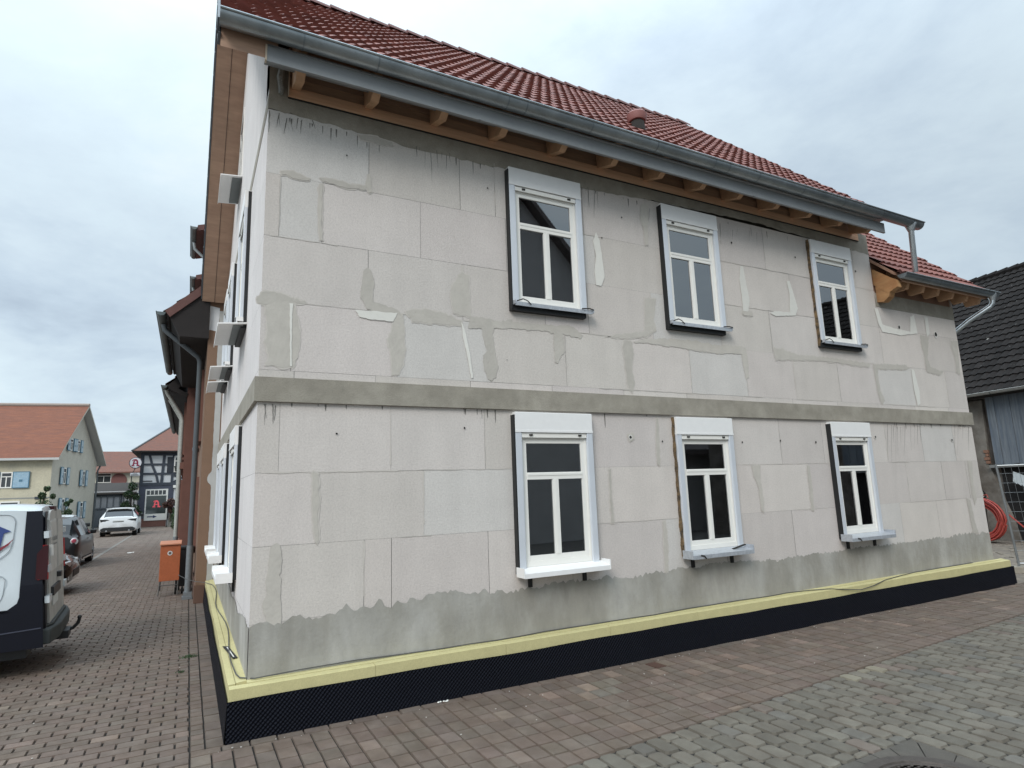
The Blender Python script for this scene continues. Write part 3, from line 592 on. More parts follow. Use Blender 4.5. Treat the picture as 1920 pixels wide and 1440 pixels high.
# boarding under the tiles
g=MB()
def slab(t0,t1,x0,x1,m=None,y0=None):
    a=t0/cs;b=t1/cs
    ys=[-.47,3.4,7.27]
    top=[(y,roofz(y)-a) for y in ys]; bot=[(y,roofz(y)-b) for y in ys]
    g.prism(top+bot[::-1],x0,x1,'x',m)
slab(.008,.05,XL+.01,XR-.01); slab(.051,.19,XL+.01,.02)
g.build('soffit_boarding',m_wood,HOUSE)
g=MB()
for q in (.23,):
    a=.193/cs; g.M=None
    for y0,y1 in ((-.47,3.4),(3.4,7.27)): g.bar((XL+q,y0,roofz(y0)-a),(XL+q,y1,roofz(y1)-a),.006,.006)
g.build('board_gap',m_hol,HOUSE)
# verge: small stepped tile ends and metal strip
g=MB()
k=0; s=0
while s<SL*2-.05:
    def pt(s):
        return (RP[1]+s*cs,RP[0]+s*sn) if s<=SL else (RP[3]+(s-SL)*cs,RP[2]-(s-SL)*sn)
    a=pt(s);b=pt(min(s+.33,SL*2)); up=.015
    g.bar((XL-.012,a[0],a[1]-.07),(XL-.012,b[0],b[1]-.05),.022,.13,0); s+=.34
for y0,y1 in ((-.47,3.4),(3.4,7.27)): g.bar((XL-.004,y0,roofz(y0)-.2),(XL-.004,y1,roofz(y1)-.2),.02,.1,1)
g.build('verge',[m_edge,m_edge],HOUSE)
# ridge caps
mb=MB(); n=29; 
for i in range(n):
    x=XL+(XR-XL)*i/n; x1=XL+(XR-XL)*(i+1)/n+.03; A=[];B=[];tt=tnt(.15)
    for j in range(9):
        a=math.pi*j/8; 
        A.append(mb.V((x,3.4+math.cos(a)*.135,9.72+math.sin(a)*.12+.012))); B.append(mb.V((x1,3.4+math.cos(a)*.115,9.72+math.sin(a)*.10)))
    A2=[mb.V((x,3.4+math.cos(math.pi*j/8)*.11,9.72+math.sin(math.pi*j/8)*.09)) for j in range(9)]
    for j in range(8): mb.F((A[j],A[j+1],B[j+1],B[j]),0,tt); mb.F((A2[j],A2[j+1],A[j+1],A[j]),0,tt)
mb.build('ridge_caps',m_ridge,HOUSE,smooth=True)
# roof vent
g=MB(); vx,vy=4.95,.42; vz=roofz(vy)
g.M=Matrix.Translation((vx,vy,vz+.02))
g.lathe([(.11,-.05),(.10,.10),(.085,.12)],(0,0,0),n=20); g.m=1; g.lathe([(.12,.12),(.135,.15),(.145,.22),(.12,.25),(.06,.265)],(0,0,0),n=20)
g.build('roof_vent',[m_hol,pm('vent_red',(.30,.13,.115),.6,var=.1,attr=True)],HOUSE,smooth=True)
# wall plate, rafters, fascia, gutter
g=MB(); g.box(.172,-.024,5.713,9.10,.10,5.828); g.build('wall_plate',m_glu,HOUSE)
g=MB(); xs=[.172,.952,1.671,2.373,3.151,3.884,4.624,5.339,6.027,6.772,7.479,8.201,8.9,9.06]
for a,b in zip(xs,xs[1:]): g.tint=tnt(.15); d=rnd(0,.02); g.prism([(a+.002,5.842+rnd(0,.012)),((a+b)/2,5.836+rnd(-.003,.004)),(b-.002,5.842+rnd(0,.012)),(b-.002,5.955),(a+.002,5.955)],.0+d,.06,'y')
g.build('infill_board',pm('infill_wood',(.58,.36,.23),.8,var=.35,scale=4,stretch=(.5,3,5),attr=True),HOUSE)
g=MB(); g.box(.172,.015,5.956,9.05,.04,6.36); g.m=1
g.box(.172,-.0245,5.706,9.1,-.001,5.7125); g.build('eave_board',[m_wood,m_hol],HOUSE)
m_raft=pm('rafter_wood',(.60,.36,.21),.75,var=.3,scale=5)
rx=[.24,.952,1.671,2.373,3.151,3.884,4.624,5.339,6.027,6.772,7.479,8.201,8.9]
for x in rx:
    g=MB(); a=.052/cs;b=.205/cs
    g.prism([(-.44,roofz(-.44)-a),(.014,roofz(.014)-a),(-.026,5.80),(-.29,5.712),(-.38,5.76),(-.44,5.86)],x-.04,x+.04,'x'); g.build('rafter',m_raft,HOUSE)
g=MB(); 
for i,(a,b) in enumerate(((-.07,2.02),(2.0,4.06),(4.04,6.1),(6.08,9.05))):
    o=.0015*(i%2); g.prism([(a,5.705-.005*a),(b,5.705-.005*b),(b,5.85-.004*b),(a,5.85-.004*a)],-.487-o,-.481-o,'y'); g.bar((a,-.475,5.70-.005*a),(b,-.475,5.70-.005*b),.03,.006)
g.box(-.07,-.48,5.86,9.05,-.2,5.875); g.build('fascia_sheet',m_zdk,HOUSE)
g=MB(); g.box(-.085,-.492,5.705,-.0705,-.44,5.86); g.box(.17,-.06,5.72,.175,-.025,6.1); g.build('wood_wedge',pm('fresh_wood',(.6,.5,.38),.8,var=.2),HOUSE)
g=MB(); pts=[(.10+rnd(-.01,.01),-.03+rnd(-.02,.01),5.72+i*.055) for i in range(6)]
g.tube(pts,[.02,.03,.027,.035,.03,.035],7); g.build('insulation_scrap',pm('mineral_wool',(.35,.36,.34),.9,var=.5,scale=25,bump=1),HOUSE)
def gutter(mb,x0,x1,yc,zc,r,tilt=0,seg=10,axis='x'):
    n=seg
    def P(x,a,rr): 
        z=zc+tilt*(x-x0)
        y=yc+math.cos(a)*rr; zz=z-math.sin(a)*rr
        return (x,y,zz) if axis=='x' else (y,x,zz)
    for rr in (r,r-.006):
        A=[mb.V(P(x0,math.pi*j/n,rr)) for j in range(n+1)];B=[mb.V(P(x1,math.pi*j/n,rr)) for j in range(n+1)]
        for j in range(n): mb.F((A[j],A[j+1],B[j+1],B[j]))
    for x in (x0,x1): mb.poly([P(x,math.pi*j/n,r-.001) for j in range(n+1)])
    mb.tube([P(x0,math.pi,r+.006),P(x1,math.pi,r+.006)],.011,8)
def bands(mb,xs,yc,zc,r,x0,tilt=0,wd=.012,axis='x'):
    for x in xs:
        n=10; 
        for rr in (r+.003,):
            for e in (0,):
                A=[];B=[]
                for j in range(n+1):
                    a=math.pi*j/n; y=yc+math.cos(a)*rr; z=zc+tilt*(x-x0)-math.sin(a)*rr
                    A.append(mb.V((x-wd,y,z) if axis=='x' else (y,x-wd,z))); B.append(mb.V((x+wd,y,z) if axis=='x' else (y,x+wd,z)))
                for j in range(n): mb.F((A[j],A[j+1],B[j+1],B[j]))
GY,GZ,GR=-.578,5.948,.092
mb=MB(); gutter(mb,-.462,9.86,GY,GZ,GR,tilt=-.0045); gt=mb.build('gutter',m_zinc,HOUSE,smooth=True,fixn=False)
m_seam=pm('zinc_seam',(.22,.25,.27),.4,metal=.6)
for x in [.22,.9,2.28,2.5,3.35,4.3,5.25,5.5,6.05,6.95,7.85,8.8]:
    mb=MB(); bands(mb,[x],GY,GZ,GR,-.46,tilt=-.0045,wd=.007); mb.build('gutter_clip',m_seam,gt,smooth=True,fixn=False)
m_znew=pm('new_zinc',(.62,.66,.68),.25,metal=.85,var=.2,scale=4)
g=MB(); ox=9.62
g.lathe([(.088,-.0),(.085,-.05),(.06,-.12),(.05,-.15)],(ox,GY,5.90),n=18); g.tube([(ox,GY,5.77),(ox+.01,GY+.01,5.70),(ox+.17,GY+.12,5.12)],.042,14); g.build('downpipe',m_znew,HOUSE,smooth=True)
# ---- right hand annex
AX0,AX1=9.37,12.22; ae=(5.10,-.36)
def aroof(y): return ae[0]+(y-ae[1])*slope
AL=3.6
mb=MB(); tiles(mb,(9.40,ae[1],ae[0]),(1,0,0),(0,cs,sn),AX1-9.40,AL,cl=.33); mb.build('annex_roof',m_tile,HOUSE,fixn=False,smooth=True)
g=MB(); y1=ae[1]+AL*cs
g.prism([(-.34,aroof(-.34)-.012),(y1,aroof(y1)-.012),(y1,aroof(y1)-.06),(-.34,aroof(-.34)-.06)],9.37,AX1-.02,'x')
g.prism([(y1,aroof(y1)),(y1+2.6,aroof(y1)-2.6*slope),(y1+2.6,aroof(y1)-2.6*slope-.06),(y1,aroof(y1)-.06)],9.0,AX1-.02,'x')
g.box(9.37,.02,4.861,11.70,.05,5.42); g.build('annex_boarding',pm('dark_board',(.32,.18,.12),.8,var=.3,scale=2),HOUSE)
g=MB(); g.prism([(GL,4.8),(0,4.8),(0,aroof(0)-.1),(y1,aroof(y1)-.1),(y1+2.4,aroof(y1)-2.4*slope-.1)],11.66,11.70,'x'); g.build('annex_side',m_blk,HOUSE)
for x in (9.85,10.3,10.75,11.2,11.65,12.08):
    g=MB(); g.prism([(-.33,aroof(-.33)-.065),(.02,aroof(.02)-.065),(.02,aroof(.02)-.3),(-.05,4.90),(-.26,4.90)],x-.035,x+.035,'x'); g.build('rafter',m_raft,HOUSE)
m_org=pm('yellow_timber',(.50,.29,.13),.7,var=.35,scale=3,stretch=(4,.6,2),col2=(.42,.2,.08))
g=MB(); g.prism([(-.34,4.98),(-.36,4.86),(-.2,4.80),(.015,5.0),(.015,5.28)],9.405,9.52,'x'); g.build('rafter',m_org,HOUSE)
g=MB(); g.prism([(-.24,4.84),(-.20,4.74),(-.11,4.68),(-.005,4.70),(-.005,4.98),(-.15,4.86)],9.41,9.55,'x'); g.build('purlin_end',m_org,HOUSE)
g=MB(); g.box(9.6,-.35,4.985,12.2,-.31,5.06); g.build('annex_fascia',m_wood,HOUSE)
mb=MB(); gutter(mb,9.45,12.33,-.43,5.055,.075,tilt=.004); g2=mb.build('annex_gutter',m_zinc,HOUSE,smooth=True,fixn=False)
for x in (9.95,10.45,11.1,11.7):
    mb=MB(); bands(mb,[x],-.43,5.055,.075,9.45,tilt=.004,wd=.007); mb.build('gutter_clip',m_seam,g2,smooth=True,fixn=False)
g=MB(); ox=12.2
g.lathe([(.082,0),(.08,-.04),(.055,-.11),(.05,-.13)],(ox,-.43,5.06),n=16); g.tube([(ox,-.43,4.94),(ox+.0,-.42,4.88),(ox-.02,-.38,4.82),(12.0,-.1,4.62),(11.9,.12,4.44),(11.82,.25,4.38),(11.80,.3,4.2),(11.80,.3,.45)],.045,12); g.build('annex_downpipe',m_znew,HOUSE,smooth=True)
# ---- base insulation and black membrane
m_yel=pm('yellow_insulation',(.60,.54,.275),.85,var=.12,scale=4,fine=90,attr=True)
m_mem=bpy.data.materials.new('dimpled_membrane'); m_mem.use_nodes=True; t=m_mem.node_tree; b=t.nodes['Principled BSDF']; b.inputs['Base Color'].default_value=(.006,.007,.012,1); b.inputs['Roughness'].default_value=.5; b.inputs['Specular IOR Level'].default_value=.12
tcn=N(t,'ShaderNodeTexCoord'); sp=N(t,'ShaderNodeSeparateXYZ'); t.links.new(tcn.outputs['Object'],sp.inputs[0])
hx=math_(t,'ADD',sp.outputs[0],sp.outputs[1]); zzv=sp.outputs[2]
u=math_(t,'MULTIPLY',hx,2*math.pi/.036); v=math_(t,'MULTIPLY',zzv,2*math.pi/.036)
hh_=math_(t,'MULTIPLY',math_(t,'SINE',u),math_(t,'SINE',v)); bn=N(t,'ShaderNodeBump'); bn.inputs['Distance'].default_value=.008; bn.inputs['Strength'].default_value=1.0
t.links.new(hh_,bn.inputs['Height']); t.links.new(bn.outputs[0],b.inputs['Normal'])
IT=.142; XE=11.93
INS=MB()
seams=[-IT,1.02,2.3,3.55,4.8,6.05,7.3,8.55,9.8,10.95,XE]
for k,(a,b_) in enumerate(zip(seams,seams[1:])):
    dz=rnd(-.004,.004) if k else 0; INS.tint=tnt(.03)
    INS.prism([(-IT+rnd(0,.003)*(k>0),.02),(-IT,.390+dz*.5),(-IT+.006,.394+dz*.5),(-.07,.398+dz*.5),(-.07,.02)],a+(.001 if k else 0),b_-.002,'x')
    INS.prism([(-.066,.02),(-.066,.403),(-.006,.410),(-.006,.02)],a+.3 if k else -.006,(b_+.299) if b_<XE else XE-.01,'x')
ys=[-.006,1.6,3.2,4.8,6.4,GL-.02]
for k,(a,b_) in enumerate(zip(ys,ys[1:])):
    wob=lambda:rnd(-.006,.006)
    INS.tint=tnt(.03)
    INS.prism([(-IT,.02),(-IT+wob()*(k>0),.392),(-.088,.395),(-.088,.02)],a+.001,b_-.001,'y'); 
    INS.prism([(-.084,.02),(-.084,.399),(-.006,.408),(-.006,.02)],a+.001,b_-.001,'y')
INS.build('base_insulation',m_yel,HOUSE)
g=MB(); pts=[]; x=-IT-.012; 
def mt(x): return .303-.014*min(1,max(0,(x-3)/8.5))+.004*math.sin(x*1.7)+.003*math.sin(x*4.1+1)
nx=120; xs=[-IT-.012+(XE+.06+IT)*i/nx for i in range(nx+1)]
def my(x,z): return -IT-.010-.012*(1-z/.3)-.006*math.sin(x*2.3+z*9)*(1 if x>.2 else 0)-.004*math.sin(x*7)*(x>3)
for a,b_ in zip(xs,xs[1:]):
    for z0,z1 in ((0,.5),(.5,1)):
        q=[]
        for x,zf in ((a,z0),(b_,z0),(b_,z1),(a,z1)): z=-.02+(mt(x)+.02)*zf; q.append((x,my(x,max(z,0)),z))
        g.poly(q)
ys=[-IT-.012+ (GL+IT)*i/60 for i in range(61)]
for a,b_ in zip(ys,ys[1:]):
    g.poly([(-IT-.014-.010,a,-.02),(-IT-.014-.010,b_,-.02),(-IT-.012-.004*math.sin(b_*3)*(b_>.1),b_,.306+.012*math.sin(b_*2.2)),(-IT-.012-.004*math.sin(a*3)*(a>.1),a,.306+.012*math.sin(a*2.2))])
g.poly([(XE+.045,-IT-.02,-.02),(XE+.045,-IT-.02,mt(XE)),(XE-.02,.05,mt(XE)),(XE-.02,.05,-.02)]); g.poly([(xs[-1],my(xs[-1],.0),-.02),(XE+.12,-.12,-.02),(XE+.13,-.12,mt(XE)+.0),(xs[-1],my(xs[-1],.2),mt(XE))])
g.build('dimpled_membrane',m_mem,HOUSE,smooth=False,fixn=False)
# loose grey cable lying on the insulation
cb=MB(); P=[(-.60,8.35,.44),(-.45,7.6,.42),(-.30,7.2,.41),(-.16,6.9,.415)]
for i in range(16): yv=6.5-i*.42; P.append((-.055+.03*math.sin(i*.8),yv,.414+.004*math.sin(i)))
P+=[(-.05,.08,.415),(.05,-.035,.42),(.4,-.03,.43),(.9,-.018,.432),(1.3,-.02,.42)]
for i in range(18): xv=1.7+i*.28; P.append((xv,-.03-.012*math.sin(i*.9),.416+.003*math.sin(i*1.9)))
P+=[(6.9,-.06,.41),(7.2,-.13,.404),(7.5,-.160,.37),(7.8,-.166,.335),(8.1,-.162,.36),(8.4,-.14,.402),(8.8,-.08,.408),(9.3,-.03,.415),(10,-.02,.416),(11,-.02,.416)]
cb.tube(P,.0055,6); tag(cb.build('cable',pm('cable_grey',(.09,.09,.085),.6),smooth=True),'thin grey cable lying loose along the yellow base insulation','cable')
for k,(pts) in enumerate([[(-.120,1.42,.407),(-.07,1.37,.410),(-.02,.80,.416),(-.06,.80,.414)]]):
    g=MB(); g.poly(pts); g.poly([(a,b_,c-.003) for a,b_,c in pts][::-1])
    for i in range(4): a=pts[i];b_=pts[(i+1)%4]; g.poly([a,b_,(b_[0],b_[1],b_[2]-.003),(a[0],a[1],a[2]-.003)])
    g.m=1; g.poly([(-.088,1.34,.4115),(-.078,1.34,.4115),(-.045,.84,.4175),(-.056,.84,.417)])
    tag(g.build('plastic_offcut',[m_blkf,m_wf]),'dark plastic offcut lying on the yellow insulation near the corner','offcut')
# ================================================================ NEIGHBOUR (ochre)
m_och=pm('ochre_render',(.235,.145,.095),.9,var=.14,scale=1.2,fine=60,bump=.2,bscale=60)
m_dk=pm('dark_soffit',(.022,.018,.017),.9,var=.3)
m_red2=pm('barge_red',(.13,.055,.045),.7,var=.3,scale=4)
m_zold=pm('old_zinc',(.13,.16,.165),.5,metal=.4,var=.4,scale=3,col2=(.19,.21,.20))
m_pipe=pm('grey_pipe',(.105,.12,.13),.5,var=.2,scale=3)
m_sst=pm('sandstone_red',(.21,.10,.075),.85,var=.25,scale=3)
m_tileo=pm('old_red_tile',(.27,.10,.06),.75,var=.3,scale=1.2,attr=True,col2=(.20,.085,.06))
m_gld=glassm('dark_glass',(.15,.16,.17),1.6)
m_grn=pm('grey_render_patch',(.47,.47,.45),.9)
def simple_window(parent,M,x,z,w,h,fm,d=.05,fw=.05,cross=True,gl=None,surround=None,name='window'):
    g=MB(M)
    g.box(x,-d,z,x+fw,.0,z+h); g.box(x+w-fw,-d,z,x+w,.0,z+h); g.box(x+fw,-d,z,x+w-fw,.0,z+fw); g.box(x+fw,-d,z+h-fw,x+w-fw,.0,z+h)
    if cross: g.box(x+w/2-fw*.4,-d,z+fw,x+w/2+fw*.4,0,z+h*.68); g.box(x+fw,-d,z+h*.68,x+w-fw,0,z+h*.68+fw*.8)
    o=g.build(name,fm,parent)
    g=MB(M); g.box(x+fw,-d*.4,z+fw,x+w-fw,-.004,z+h-fw); g.build('pane',gl or m_gldark,o)
    if surround:
        g=MB(M); s=.13; q=.07
        g.box(x-s,-q,z-.0,x,0,z+h); g.box(x+w,-q,z,x+w+s,0,z+h); g.box(x-s,-q,z+h,x+w+s,0,z+h+s); g.box(x-s-.03,-q-.05,z-.14,x+w+s+.03,0,z); g.build('surround',surround,o)
    return o
m_gldark=pm('window_dark',(.03,.035,.04),.08,spec=.8)
simple_window(HOUSE,MG,GL-4.75,6.86,.8,1.15,m_wf,d=.012,name='attic_window')
NX=-.305
NB=thing('neighbour_house','ochre rendered house with dark eaves and dormers directly behind the block house','house',(NX,7.4,0))
g=MB(); g.box(NX,7.4,0,5.5,13.5,5.35,m=0); g.m=0
g.poly([(NX,7.399,5.35),(5.5,7.399,5.35),(5.5,7.399,9.4),(4,7.399,10.2),(NX,7.399,6.0)]) 
rr=random.Random(4)
pts=[]; z=0
L=[(-.02,.0)]; z=0
while z<5.6: L.append((-.125+.012*mnoise.noise(Vector((z*4,0,0)))+(-.07*math.exp(-((z-2.27)/.10)**4))+rr.uniform(-.003,.003),z)); z+=.05
L.append((-.02,5.6)); g.m=1; g.poly([(x,7.395,z) for x,z in L]); g.poly([(-.34+.03,7.394,5.2),(-.13,7.394,5.17),(-.12,7.394,5.66),(-.305,7.394,5.69)],2)
g.m=3; g.box(NX-.02,7.393,0,-.145,7.40,.32); g.box(NX-.02,7.40,0,NX,13.5,.32)
g.build('wall',[m_och,m_grn,pm('white_patch',(.66,.67,.68),.9),pm('ochre_plinth',(.15,.085,.06),.9)],NB,fixn=False)
n_s=1.0; a45=math.radians(44)
def nroof(x): return 5.45+(x+1.06)*math.tan(a45)
mb=MB(); tiles(mb,(-1.06,13.55,5.45),(0,-1,0),(math.cos(a45),0,math.sin(a45)),6.25,7.0,cl=.3,tw=.2,amp=.03); mb.build('roof',m_tileo,NB,fixn=False,smooth=True)
g=MB(); g.prism([(-1.04,nroof(-1.04)-.03),(4,nroof(4)-.03),(4,nroof(4)-.14),(-1.0,nroof(-1.0)-.14),(-1.04,nroof(-1.04)-.08)],7.30,13.52,'y'); g.build('soffit',m_dk,NB)
g=MB(); g.prism([(-1.07,nroof(-1.07)+.03),(2.5,nroof(2.5)+.03),(2.5,nroof(2.5)-.17),(-.98,nroof(-.98)-.17)],7.27,7.298,'y'); g.build('barge_board',m_red2,NB)
g=MB(); g.prism([(-.98,nroof(-.98)-.16),(NX+.01,nroof(NX)-.16),(NX+.01,5.0),(-.80,5.0)],7.31,13.4,'y'); g.build('eave_box',m_dk,NB)
mb=MB(); gutter(mb,7.25,13.6,-1.13,5.44,.075,axis='y'); gq=mb.build('gutter',m_zold,NB,smooth=True,fixn=False)
for x in (8.3,9.4,10.5,11.6,12.7):
    mb=MB(); bands(mb,[x],-1.13,5.44,.075,7.25,wd=.015,axis='y'); mb.build('gutter_clip',m_pipe,gq,fixn=False)
g=MB(); g.tube([(-1.1,7.9,5.36),(-1.08,7.92,5.25),(-.46,8.1,4.78),(-.42,8.12,4.68),(-.42,8.15,1.0)],.05,12); g.m=1; g.tube([(-.42,8.15,1.0),(-.42,8.15,.1)],.06,12); g.m=0
g.tube([(-.42,8.15,2.86),(-.42,8.15,2.92)],.056,12); g.m=1; g.box(-.52,8.03,.0,-.34,8.27,.05); g.box(-.50,8.06,.05,-.35,8.24,.13)
g.build('downpipe',[m_pipe,pm('pipe_shoe',(.24,.26,.27),.5,metal=.3,var=.3,scale=9)],NB,smooth=True)
MN=frame((NX,13.5,0),(0,-1,0))
for (x,z) in ((.7,.9),(2.9,.9),(.7,3.3),(2.9,3.3)): simple_window(NB,MN,x,z,1.0,1.35,pm('sill_white',(.7,.7,.68),.6),surround=m_sst)
for yd0 in (8.1,11.4):
    d=MB(); y1=yd0+1.75; z1=7.62
    d.box(-.38,yd0+.1,nroof(-.38)-.1,1.25,y1-.1,z1-.1); D=d.build('dormer',pm('dormer_grey',(.25,.26,.27),.8,var=.2),NB)
    d=MB(); d.prism([(-.62,z1-.1),(-.60,z1+.03),(1.7,z1+.75),(1.7,z1+.6)],yd0,y1,'y'); d.build('dormer_roof',m_red2,D)
    mb=MB(); gutter(mb,yd0-.03,y1+.05,-.665,z1-.03,.06,axis='y'); mb.build('gutter',m_zold,D,smooth=True,fixn=False)
    d=MB(); d.tube([(-.66,yd0+.75,z1-.08),(-.64,yd0+.77,z1-.22),(-.42,yd0+.82,z1-.42),(-.40,yd0+.82,z1-1.1)],.035,8); d.build('downpipe',pm('pipe_light',(.42,.46,.47),.4,metal=.3),D,smooth=True)
    simple_window(D,frame((-.385,y1,0),(0,-1,0)),.35,6.75,.95,.65,m_wf,d=.02)
# ================================================================ SECOND HOUSE IN THE ROW (red brown)
X2=-.66
N2=thing('row_house','red brown row house with a pale weathered downpipe, beyond the ochre house','house',(X2,13.6,0))
g=MB(); g.box(X2,13.62,0,5,27,5.2,m=0); g.box(X2-.06,13.62,0,X2,27,.7,m=1); g.box(X2-.09,13.62,2.75,X2,27,2.92,m=1)
g.build('wall',[pm('red_brown_render',(.18,.085,.065),.9,var=.25,scale=1.5),m_sst],N2)
MM=frame((X2,27,0),(0,-1,0))
for k in range(5):
    for z in (.95,3.35): simple_window(N2,MM,.9+k*2.55,z,1.05,1.4,pm('sill_white',(.7,.7,.68),.6),surround=m_sst)
mb=MB(); tiles(mb,(-1.18,27.1,5.1),(0,-1,0),(math.cos(a45),0,math.sin(a45)),13.5,6,cl=.32,tw=.25,seg=4); mb.build('roof',m_tileo,N2,fixn=False,smooth=True)
g=MB(); g.prism([(-1.16,5.08),(3,9.1),(3,8.9),(-.9,5.0),(X2+.02,4.86),(X2-.02,4.75),(-1.12,4.98)],13.6,27.1,'y'); g.build('soffit',m_dk,N2)
mb=MB(); gutter(mb,13.62,27.1,-1.24,5.08,.075,axis='y'); mb.build('gutter',m_zold,N2,smooth=True,fixn=False)
g=MB(); g.tube([(-1.2,13.9,5.0),(-1.17,13.95,4.9),(-.80,14.1,4.3),(-.76,14.1,4.15),(-.76,14.1,2.2),(-.76,14.1,.9)],.05,10); g.m=1; g.tube([(-.76,14.1,.9),(-.76,14.1,.02)],.065,10); g.tube([(-1.16,15.5,4.95),(-.82,15.6,4.35),(-.79,15.6,.2)],.045,8,m=0)
g.build('downpipe',[pm('pale_pipe',(.46,.47,.43),.7,var=.35,scale=6),pm('pipe_shoe',(1,1,1))],N2,smooth=True)
g=MB(); 
for k in range(3): g.box(X2-.20+.0*k,12.3+k*.45,0,X2+.3,12.7+k*.45,.95-.22*k)
# ================================================================ HALF TIMBERED PHARMACY
PY=50.0
PH=thing('pharmacy_house','half timbered corner building with a red letter A in its large shop window','house',(-3.9,PY,0))
m_ppl=pm('panel_white',(.66,.67,.68),.9,var=.1,scale=1); m_beam=pm('beam_blue_black',(.055,.065,.085),.7,var=.3,scale=3)
g=MB(); g.box(-3.88,PY,.0,2.2,58,5.9,m=0); g.box(-3.90,PY-.02,0,-1.95,PY,.62,m=1); g.box(-3.92,PY-.03,.62,-1.55,PY,3.13,m=2); 
g.build('wall',[m_ppl,pm('brick_red',(.25,.12,.095),.85,var=.3,scale=6),pm('slate_blue',(.085,.095,.13),.8,var=.35,scale=5)],PH)
g=MB(); y=PY-.045
def beam(x0,z0,x1,z1,w):
    dx,dz=x1-x0,z1-z0; L=math.hypot(dx,dz); px,pz=-dz/L*w/2,dx/L*w/2; oy=rnd(0,.012)
    P=[(x0+px,z0+pz),(x1+px,z1+pz),(x1-px,z1-pz),(x0-px,z0-pz)]; g.prism(P,PY-.06-oy,PY+.01,'y')
bm=beam
bm(-3.80,3.2,-3.80,5.65,.24); bm(-3.9,3.25,2.2,3.25,.22); bm(-3.9,5.6,2.2,5.6,.26); bm(-3.68,4.05,-.6,4.05,.16); bm(-3.68,4.78,-1.9,4.78,.15)
bm(-2.42,3.36,-2.32,5.48,.20); bm(-1.72,3.36,-1.66,5.48,.17); bm(-3.32,5.48,-3.12,4.7,.17); bm(-3.12,4.7,-2.82,4.0,.17); bm(-2.82,4.0,-2.66,3.36,.17)
bm(-1.6,3.9,-.5,3.5,.14); bm(-1.6,3.4,-.5,4.0,.14); bm(-.4,3.36,-.4,5.48,.18); bm(.9,3.36,.9,5.48,.18)
g.build('timber_frame',m_beam,PH)
g=MB(); g.box(-2.1,PY-.10,4.12,-1.74,PY-.061,5.35); g.build('shutter',pm('dark_shutter',(.03,.035,.045),.7),PH)
MP=frame((0,PY,0),(1,0,0))
simple_window(PH,MP,-1.62,4.15,1.15,1.25,m_wf,d=.09,fw=.08)
g=MB(); g.prism([(-1.62,4.62),(-1.0,4.62),(-1.1,4.2),(-1.5,4.2)],PY-.35,PY-.1,'y'); g.build('flower_box',pm('basket_dark',(.05,.055,.05),.9,var=.4,scale=9),PH)
g=MB(); g.box(-3.45,PY-.07,.47,-1.92,PY-.03,2.86); 
W=g.build('shop_window',m_wf,PH)
g=MB(); g.box(-3.36,PY-.075,.98,-2.02,PY-.071,2.35); g.build('pane',pm('shop_glass',(.05,.065,.06),.08,var=.5,scale=2,spec=.8),W)
for k in range(5): g=MB(); x=-3.36+k*.27; g.box(x,PY-.075,2.43,x+.21,PY-.071,2.76); g.build('pane',m_gldark,W)
m_navy=pm('navy_mark',(.02,.035,.11),.6); m_reds=pm('red_letter',(.62,.04,.05),.5,var=.03)
g=MB(); g.prism([(-3.25,.72),(-2.85,.72),(-2.85,.64),(-2.6,.755),(-2.85,.87),(-2.85,.79),(-3.25,.79)],PY-.078,PY-.0705,'y'); g.build('arrow',m_navy,W)
def letterA(cx,cz,s,y,parent,mat,back=None,M=None,name='letter'):
    # gothic capital A in strokes
    g=MB(M)
    def st(pts,w):
        for a,b in zip(pts,pts[1:]):
            dx,dz=b[0]-a[0],b[1]-a[1]; L=math.hypot(dx,dz); px,pz=-dz/L*w/2,dx/L*w/2
            P=[(cx+(p[0])*s,cz+(p[1])*s) for p in ((a[0]+px,a[1]+pz),(b[0]+px,b[1]+pz),(b[0]-px,b[1]-pz),(a[0]-px,a[1]-pz))]
            g.prism(P,y-.006-rnd(0,.003),y,'y')
    st([(-.50,-.42),(-.34,-.42),(-.28,-.30),(-.22,.22),(-.06,.42),(.10,.42)],.19); st([(-.42,.30),(-.30,.46),(.0,.52),(.16,.44)],.12)
    st([(.08,.44),(.22,.22),(.26,-.30),(.34,-.44),(.52,-.42)],.22); st([(-.22,-.08),(.24,-.08)],.13); st([(-.52,-.46),(-.12,-.46)],.10); st([(.12,-.46),(.54,-.46)],.10)
    return g.build(name,mat,parent)
letterA(-2.66,1.72,.50,PY-.072,W,pm('red_glow_letter',(.75,.10,.12),.5,emit=.25),name='letter')
g=MB(); g.box(-3.75,PY-.03,3.5-.06,-3.05,PY-.002,3.5+.03); g.build('name_plate',pm('plate_grey',(.09,.09,.10),.8),PH)
g=MB(); g.box(-1.6,PY-.25,2.92,-1.35,PY,3.13); g.build('lamp_box',m_wf,PH)
